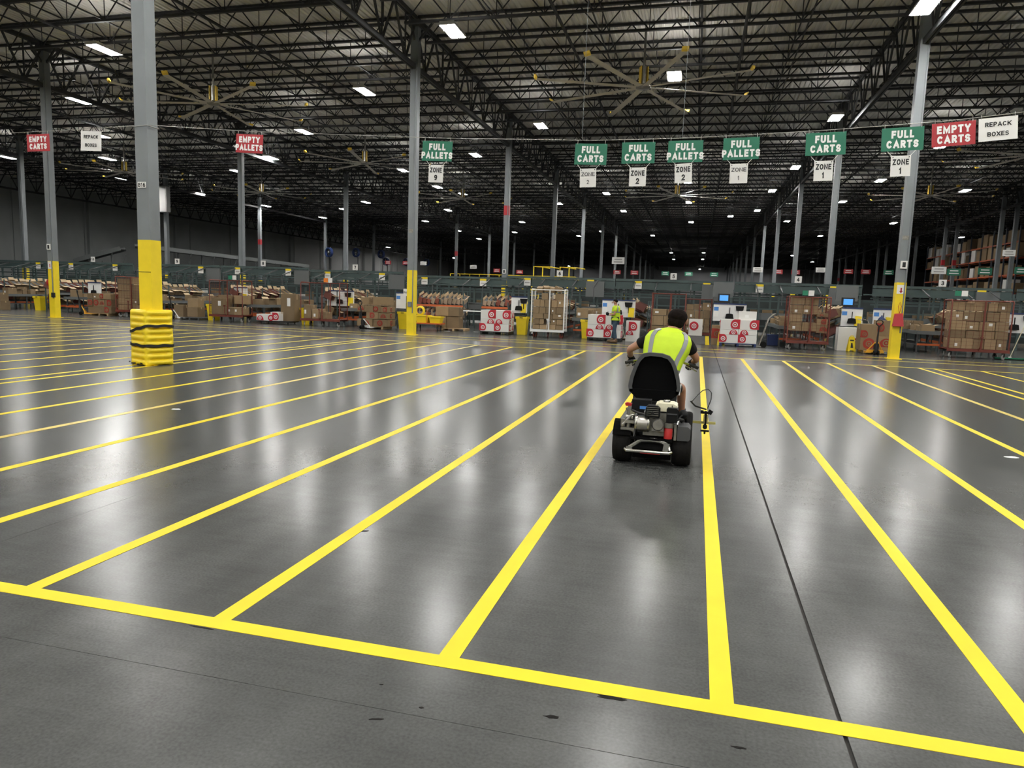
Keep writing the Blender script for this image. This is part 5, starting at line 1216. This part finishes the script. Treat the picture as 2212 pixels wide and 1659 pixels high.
cu_ = MB(); cu_.prism(inset(outer, .95), .07, .14, 'xz'); cu_.build('seat_back_cushion', 'plasticgrey', st, (so[0], so[1], 0)); MB().box((so[0], so[1]+.30, .62), (.48, .45, .10)).build('seat_cushion', 'plasticgrey', st)
MB().box((.235, .47, .74), (.035, .03, .12), (0, .1, 0)).build('arm_bracket', 'signwhite', st)
MB().box((0, .55, .44), (.34, .34, .32)).build('seat_base', 'plasticblack', st)
# paint hopper, steering column, handlebar ahead of the seat
MB().lathe([(.12, 0), (.15, .30), (.15, .32), (.13, .32), (.11, .02)], (-.05, 1.35, .27), 20).build('paint_bucket', 'white', st, smooth=True)
b = MB(); b.tube([(-.02, 1.25, .25), (-.02, 1.02, .92)], .022, 8); b.tube([(-.36, .93, .985), (-.28, .98, 1.0), (-.10, 1.02, .95), (.08, 1.02, .95), (.25, .98, 1.0), (.36, .93, .975)], .015, 8); b.build('handlebar', 'chrome', st, smooth=True)
b = MB(); b.tube([(-.40, .88, .97), (-.33, .945, .99)], .020, 8); b.tube([(.42, .88, .955), (.33, .95, .985)], .020, 8); b.build('grip', 'black', st, smooth=True)
b = MB(); b.tube([(-.385, .84, .935), (-.30, .97, .97)], .007, 6); b.tube([(.41, .83, .92), (.28, .97, .965)], .007, 6); b.build('brake_lever', 'chrome', st)
# spray arm and gun
b = MB(); b.box((.46, 1.20, .275), (.42, .03, .028)); b.build('spray_arm', 'armyellow', st)
b = MB(); b.cyl((.55, 1.18, .20), (.55, 1.18, .42), .014, n=10); b.box((.55, 1.17, .40), (.12, .05, .025)); b.box((.60, 1.17, .41), (.05, .03, .05), (0, .5, 0)); b.box((.505, 1.17, .41), (.035, .03, .03)); b.box((.55, 1.17, .23), (.05, .04, .04)); b.box((.55, 1.17, .18), (.10, .03, .02)); b.cyl((.55, 1.17, .14), (.55, 1.17, .19), .010, .016, n=8); b.build('spray_gun', 'plasticblack', st)
b = MB(); b.cyl((.535, 1.15, .27), (.535, 1.15, .38), .008, n=8); b.cyl((.57, 1.15, .27), (.57, 1.15, .38), .008, n=8); b.build('gun_rod', 'chrome', st)
b = MB(); b.tube([(.37, .90, .56), (.42, .98, .50), (.49, 1.1, .465), (.55, 1.17, .44)], .010, 8); b.tube([(.38, .95, .55), (.44, 1.05, .62), (.50, 1.15, .67), (.56, 1.2, .68), (.60, 1.2, .64), (.60, 1.18, .56), (.565, 1.17, .45)], .006, 6); b.build('spray_hose', 'black', st, smooth=True)

# ================================================================ PEOPLE
def skin_mesh(name, verts, edges, m, sub=2):
    me = bpy.data.meshes.new(name); me.from_pydata([v[0] for v in verts], edges, []); me.update()
    o = bpy.data.objects.new(name, me); COL.objects.link(o)
    md = o.modifiers.new('skin', 'SKIN'); md.use_smooth_shade = True
    for i, v in enumerate(verts):
        r = v[1]; me.skin_vertices[0].data[i].radius = r if isinstance(r, tuple) else (r, r)
        me.skin_vertices[0].data[i].use_root = (i == 0)
    ss = o.modifiers.new('sub', 'SUBSURF'); ss.levels = sub; ss.render_levels = sub
    dg = bpy.context.evaluated_depsgraph_get(); dg.update()
    res = bpy.data.meshes.new_from_object(o.evaluated_get(dg)); bpy.data.objects.remove(o)
    res.materials.clear(); res.materials.append(MATS[m]); res.name = name
    res.polygons.foreach_set('use_smooth', [True]*len(res.polygons))
    return res
def join_mesh(me, mb):
    bm = bmesh.new(); bm.from_mesh(me); vs = [bm.verts.new(v) for v in mb.v]; 
    for f in mb.f:
        try: q = bm.faces.new([vs[i] for i in f]); q.smooth = True
        except ValueError: pass
    bmesh.ops.recalc_face_normals(bm, faces=bm.faces); bm.to_mesh(me); bm.free(); return me
def hand(mb, c, d, n, side):
    """palm centre c, finger direction d, palm normal n (fingers curl towards n), side = thumb side sign"""
    d = Vector(d).normalized(); n = Vector(n).normalized(); s = d.cross(n).normalized()*side; c = Vector(c)
    Mx = Matrix((s, d, n)).transposed()
    pm_ = MB(); pm_.ell((0, 0, 0), (.042, .050, .017), 12, 8); mb.merge(pm_, Matrix.Translation(c) @ Mx.to_4x4())
    for k, (off, L) in enumerate(((.030, .070), (.010, .080), (-.010, .075), (-.029, .058))):
        p0 = c+s*off+d*.040; p1 = p0+d*L*.42+n*.012; p2 = p1+d*L*.12+n*L*.36; p3 = p2-d*L*.22+n*L*.16
        mb.tube([p0-d*.02, p0, p1, p2, p3], [.009, .0095, .0092, .0085, .006], 7)
    p0 = c+s*.036-d*.018; mb.tube([p0-s*.01, p0+s*.016+d*.012+n*.012, p0+s*.018+d*.035+n*.03, p0+s*.006+d*.05+n*.042], [.012, .0115, .0105, .007], 7)
def loft(rings, seg=28, ex=2.4):
    """rings: (centre, x-axis, y-axis, half-width, half-depth)"""
    def pt(u, a):
        k = u*(len(rings)-1); i = min(int(k), len(rings)-2); t = k-i
        A, B = rings[i], rings[i+1]; L = lambda q: A[q].lerp(B[q], t) if isinstance(A[q], Vector) else A[q]*(1-t)+B[q]*t
        c, xa, ya, hw, hd = L(0), L(1), L(2), L(3), L(4)
        ca, sa = math.cos(a), math.sin(a); r = 1/((abs(ca)**ex+abs(sa)**ex)**(1/ex))
        return c+xa*(hw*r*ca)+ya*(hd*r*sa)
    return pt
def loft_mesh(pt, nu=26, na=36, top=True, bot=True):
    m = MB(); vs = [pt(i/nu, 2*PI*j/na) for i in range(nu+1) for j in range(na)]
    fs = [(i*na+j, i*na+(j+1) % na, (i+1)*na+(j+1) % na, (i+1)*na+j) for i in range(nu) for j in range(na)]
    if bot: fs.append(tuple(range(na))[::-1])
    if top: fs.append(tuple(nu*na+j for j in range(na)))
    return m.add(vs, fs)
def strip(pt, path, wdt, off=.004):
    """path: list of (u, a); strip of angular/linear width laid on the loft"""
    m = MB(); L = []; 
    for i, (u, a) in enumerate(path):
        p_ = pt(u, a); e = 1e-2
        n_ = (pt(u, a+e)-pt(u, a-e)).cross(pt(min(1, u+e), a)-pt(max(0, u-e), a)).normalized()
        q = path[min(i+1, len(path)-1)]; r_ = path[max(i-1, 0)]
        tg = (pt(*q)-pt(*r_)).normalized(); sd = n_.cross(tg).normalized()
        L.append((p_+n_*off+sd*wdt/2, p_+n_*off-sd*wdt/2, p_-n_*off-sd*wdt/2, p_-n_*off+sd*wdt/2))
    vs = [v for q in L for v in q]
    m.add(vs, [(4*i+k, 4*i+(k+1) % 4, 4*i+4+(k+1) % 4, 4*i+4+k) for i in range(len(L)-1) for k in range(4)]+[(0, 1, 2, 3), tuple(4*(len(L)-1)+k for k in (3, 2, 1, 0))])
    return m

# ---- driver (origin at the seat)
DX, DY = -.385, 8.05
SH_ = .13
def W(x, y, z): return (x-DX, y-DY, z)
P = dict(pel=W(-.39, 8.06, .70), sp=W(-.375, 8.10, .88), ch=W(-.325, 8.20, 1.12), nk0=W(-.27, 8.29, 1.30), nk=W(-.235, 8.33, 1.385), hd=W(-.205, 8.385, 1.475), hd2=W(-.198, 8.395, 1.545), ht=W(-.198, 8.39, 1.585),
         ls=W(-.50, 8.25, 1.265), le=W(-.735, 8.30, 1.13), lw=W(-.725, 8.45, 1.03), rs=W(-.085, 8.24, 1.245), re=W(.045, 8.33, 1.045), rw=W(-.01, 8.46, 1.005),
         lh=W(-.50, 8.10, .68), lk=W(-.62, 8.55, .70), la=W(-.60, 8.66, .33), lf=W(-.60, 8.80, .29), rh=W(-.28, 8.10, .68), rk=W(-.115, 8.50, .70), ra=W(-.10, 8.62, .34), rf=W(-.10, 8.78, .30))
RD_ = dict(pel=(.15, .12), sp=(.145, .11), ch=(.16, .115), nk0=(.09, .075), nk=.058, hd=(.082, .098), hd2=(.085, .10), ht=(.05, .06), ls=.065, le=.043, lw=.032, rs=.065, re=.043, rw=.032, lh=.095, lk=.062, la=.042, lf=.04, rh=.095, rk=.062, ra=.042, rf=.04)
ks = list(P); E_ = [('pel', 'sp'), ('sp', 'ch'), ('ch', 'nk0'), ('nk0', 'nk'), ('nk', 'hd'), ('hd', 'hd2'), ('hd2', 'ht'), ('nk0', 'ls'), ('ls', 'le'), ('le', 'lw'), ('nk0', 'rs'), ('rs', 're'), ('re', 'rw'), ('pel', 'lh'), ('lh', 'lk'), ('lk', 'la'), ('la', 'lf'), ('pel', 'rh'), ('rh', 'rk'), ('rk', 'ra'), ('ra', 'rf')]
body = skin_mesh('person', [(P[k], RD_[k]) for k in ks], [(ks.index(a), ks.index(b)) for a, b in E_], 'skin')
ex = MB(); H0 = Vector(P['hd'])
ex.ell(H0+Vector((.104, .012, -.004)), (.014, .024, .036), 10, 8, (0, .1, -.3)); ex.ell(H0+Vector((-.088, .02, .0)), (.012, .022, .034), 10, 8, (0, -.1, -.3))
ex.ell(H0+Vector((.045, .115, -.005)), (.016, .024, .03), 8, 6); ex.ell(H0+Vector((.03, .098, -.055)), (.026, .012, .008), 8, 6)
for dx in (.005, .068): ex.ell(H0+Vector((dx, .098, .022)), (.012, .008, .008), 8, 6)
join_mesh(body, ex)
driver = put('person', body, None, (DX-.008, DY+SH_, 0)); tag(driver, 'person in a yellow safety vest riding the striping machine, seen from behind', 'person')
hr = MB(); hr.ell(H0+Vector((.0, -.012, .055)), (.111, .126, .094), 24, 14, (-.15, .05, -.2)); hr.ell(H0+Vector((-.012, -.055, .0)), (.098, .076, .094), 20, 12); hr.build('hair', 'hair', driver, smooth=True)
gl = MB(); hand(gl, Vector(P['lw'])+Vector((.02, .035, -.035)), (.35, .75, -.45), (.0, -.4, -1), 1); hand(gl, Vector(P['rw'])+Vector((-.015, .03, -.02)), (-.35, .75, -.45), (0, -.4, -1), -1)
gl.cyl(Vector(P['lw'])+Vector((-.01, -.03, .02)), Vector(P['lw'])+Vector((.015, .03, -.03)), .034, .038, 12); gl.cyl(Vector(P['rw'])+Vector((.01, -.03, .01)), Vector(P['rw'])+Vector((-.01, .025, -.015)), .034, .038, 12)
gl.build('work_gloves', 'shirt', driver, smooth=True)
# shirt: sleeves and trunk
sv = [(P['sp'], (.16, .125)), (P['ch'], (.175, .13)), (P['nk0'], (.10, .085)), (P['ls'], .083), (tuple(Vector(P['ls']).lerp(Vector(P['le']), .62)), .072), (P['rs'], .083), (tuple(Vector(P['rs']).lerp(Vector(P['re']), .68)), .070), (tuple(Vector(P['nk0']).lerp(Vector(P['nk']), .4)), .066)]
put('shirt', skin_mesh('shirt', sv, [(0, 1), (1, 2), (2, 3), (3, 4), (2, 5), (5, 6), (2, 7)], 'shirt'), driver)
hv = [(P['pel'], (.165, .135)), (P['lh'], .108), (tuple(Vector(P['lh']).lerp(Vector(P['lk']), .85)), .085), (P['rh'], .108), (tuple(Vector(P['rh']).lerp(Vector(P['rk']), .85)), .085)]
put('shorts', skin_mesh('shorts', hv, [(0, 1), (1, 2), (0, 3), (3, 4)], 'shirt'), driver)
sh = MB()
for k in ('la', 'ra'): q = Vector(P[k]); sh.ell(q+Vector((0, .06, -.035)), (.05, .13, .05), 14, 8); sh.cyl(q+Vector((0, 0, -.02)), q+Vector((0, -.01, .08)), .055, .052, 14)
sh.build('shoes', 'black', driver, smooth=True)
# vest as a loft following the leaning trunk
def ringv(c, hw, hd, lean=(0, -.30, 1), side=(1, 0, 0)):
    z_ = Vector(lean).normalized(); x_ = (Vector(side)-z_*Vector(side).dot(z_)).normalized(); y_ = z_.cross(x_); return (Vector(W(*c)), x_, y_, hw, hd)
VR = [ringv((-.355, 8.06, .76), .215, .155, (.05, .15, 1), (1, -.05, -.05)), ringv((-.365, 8.09, .90), .212, .15, (.1, .2, 1), (1, 0, -.05)), ringv((-.335, 8.15, 1.04), .230, .15, (.12, .3, 1), (1, 0, -.04)), ringv((-.305, 8.20, 1.16), .262, .15, (.12, .35, 1), (1, 0, -.04)),
      ringv((-.290, 8.235, 1.25), .268, .138, (.12, .4, 1), (1, 0, -.05)), ringv((-.278, 8.265, 1.315), .235, .115, (.12, .4, 1), (1, 0, -.06)), ringv((-.262, 8.29, 1.355), .155, .09, (.12, .4, 1), (1, 0, -.06)), ringv((-.25, 8.31, 1.378), .082, .072, (.12, .4, 1), (1, 0, -.06))]
vp = loft(VR, ex=3.0)
vest = loft_mesh(vp, 40, 56, True, False).build('safety_vest', 'vest', driver, smooth=True)
for a in (R(270-36), R(270+42)):
    pa = [(u, a+(.0 if a < R(270) else -.15*max(0, .55-u))) for u in [.04+.045*k for k in range(18)]]
    strip(vp, pa, .048, .006).build('reflective_stripe', 'reflective', vest)
strip(vp, [(.16, 2*PI*k/40) for k in range(41)], .048, .006).build('reflective_stripe', 'reflective', vest)

# ---- standing man
SXm, SYm = -3.10, 28.35
def Q(x, y, z): return (x, y, z)
Ps = dict(pel=(0, 0, .93), sp=(0, 0, 1.10), ch=(.01, 0, 1.30), nk0=(.0, 0, 1.43), nk=(-.02, 0, 1.51), hd=(-.05, 0, 1.59), hd2=(-.055, 0, 1.65), ht=(-.05, 0, 1.70),
          ls=(.0, -.18, 1.39), le=(-.03, -.25, 1.13), lw=(-.25, -.16, 1.10), rs=(.0, .18, 1.39), re=(-.06, .25, 1.13), rw=(-.27, .12, 1.15),
          lh=(0, -.09, .90), lk=(-.02, -.11, .50), la=(.06, -.11, .09), lf=(-.10, -.12, .05), rh=(0, .09, .90), rk=(-.05, .12, .50), ra=(-.12, .14, .09), rf=(-.28, .15, .05))
Rs = dict(pel=(.13, .15), sp=(.125, .14), ch=(.125, .16), nk0=(.08, .08), nk=.056, hd=(.095, .08), hd2=(.098, .082), ht=(.06, .05), ls=.062, le=.043, lw=.031, rs=.062, re=.043, rw=.031, lh=.088, lk=.06, la=.045, lf=.04, rh=.088, rk=.06, ra=.045, rf=.04)
body = skin_mesh('person', [(Ps[k], Rs[k]) for k in ks], [(ks.index(a), ks.index(b)) for a, b in E_], 'skin')
ex = MB(); H1 = Vector(Ps['hd'])
ex.ell(H1+Vector((-.115, 0, .0)), (.026, .016, .03)); ex.ell(H1+Vector((-.098, 0, -.05)), (.012, .028, .008)); ex.ell(H1+Vector((.005, -.085, .0)), (.022, .012, .032)); ex.ell(H1+Vector((.005, .085, .0)), (.022, .012, .032))
for s in (-1, 1): ex.ell(H1+Vector((-.09, s*.032, .03)), (.008, .012, .008))
join_mesh(body, ex)
man = put('person', body, None, (SXm, SYm, 0)); tag(man, 'standing person in jeans and yellow safety vest beside the white boxes', 'person')
hr = MB(); hr.ell(H1+Vector((.018, 0, .065)), (.098, .092, .068), 18, 10, (0, .2, 0)); hr.build('hair', 'hair', man, smooth=True)
gl = MB(); hand(gl, Vector(Ps['lw'])+Vector((-.05, .02, .01)), (-1, .2, .1), (.0, .6, .4), 1); hand(gl, Vector(Ps['rw'])+Vector((-.05, -.01, .0)), (-1, -.3, .1), (.0, -.6, .3), -1); gl.build('work_gloves', 'shirt', man, smooth=True)
sv = [(Ps['sp'], (.14, .155)), (Ps['ch'], (.14, .175)), (Ps['nk0'], (.09, .09)), (Ps['ls'], .08), (tuple(Vector(Ps['ls']).lerp(Vector(Ps['le']), .6)), .07), (Ps['rs'], .08), (tuple(Vector(Ps['rs']).lerp(Vector(Ps['re']), .6)), .07)]
put('shirt', skin_mesh('shirt', sv, [(0, 1), (1, 2), (2, 3), (3, 4), (2, 5), (5, 6)], 'vest'), man)
jv = [(Ps['pel'], (.15, .165)), (Ps['lh'], .105), (Ps['lk'], .078), (tuple(Vector(Ps['lk']).lerp(Vector(Ps['la']), .85)), .070), (Ps['rh'], .105), (Ps['rk'], .078), (tuple(Vector(Ps['rk']).lerp(Vector(Ps['ra']), .85)), .070)]
put('jeans', skin_mesh('jeans', jv, [(0, 1), (1, 2), (2, 3), (0, 4), (4, 5), (5, 6)], 'denim'), man)
sh = MB()
for k in ('la', 'ra'): q = Vector(Ps[k]); sh.ell((q.x-.07, q.y, .055), (.15, .055, .055), 14, 8); sh.cyl((q.x, q.y, .06), (q.x, q.y, .16), .06, .055, 12)
sh.build('boots', 'boots', man, smooth=True)
def rg(z, hw, hd, x=0.0): return (Vector((x, 0, z)), Vector((1, 0, 0)), Vector((0, 1, 0)), hw, hd)
vp2 = loft([rg(.90, .185, .205), rg(1.05, .172, .195), rg(1.2, .168, .20), rg(1.32, .165, .205), rg(1.41, .15, .19), rg(1.46, .11, .13), rg(1.485, .08, .085, -.01)], ex=2.5)
vest = loft_mesh(vp2, 24, 40, True, False).build('safety_vest', 'vest', man, smooth=True)
strip(vp2, [(.36, 2*PI*k/40) for k in range(41)], .05, .006).build('reflective_stripe', 'reflective', vest)
for a in (R(300), R(60)): strip(vp2, [(u, a) for u in [.38+.05*k for k in range(10)]], .05, .006).build('reflective_stripe', 'reflective', vest)
ph = tag(MB().box((0, 0, 0), (.02, .08, .15), (0, .4, 0)).build('handset', 'black'), 'small dark handset held by the standing person', 'handset'); ph.location = (SXm-.34, SYm-.02, 1.16)
# no denoiser artefacts: keep default sampling, let light tree pick lamps
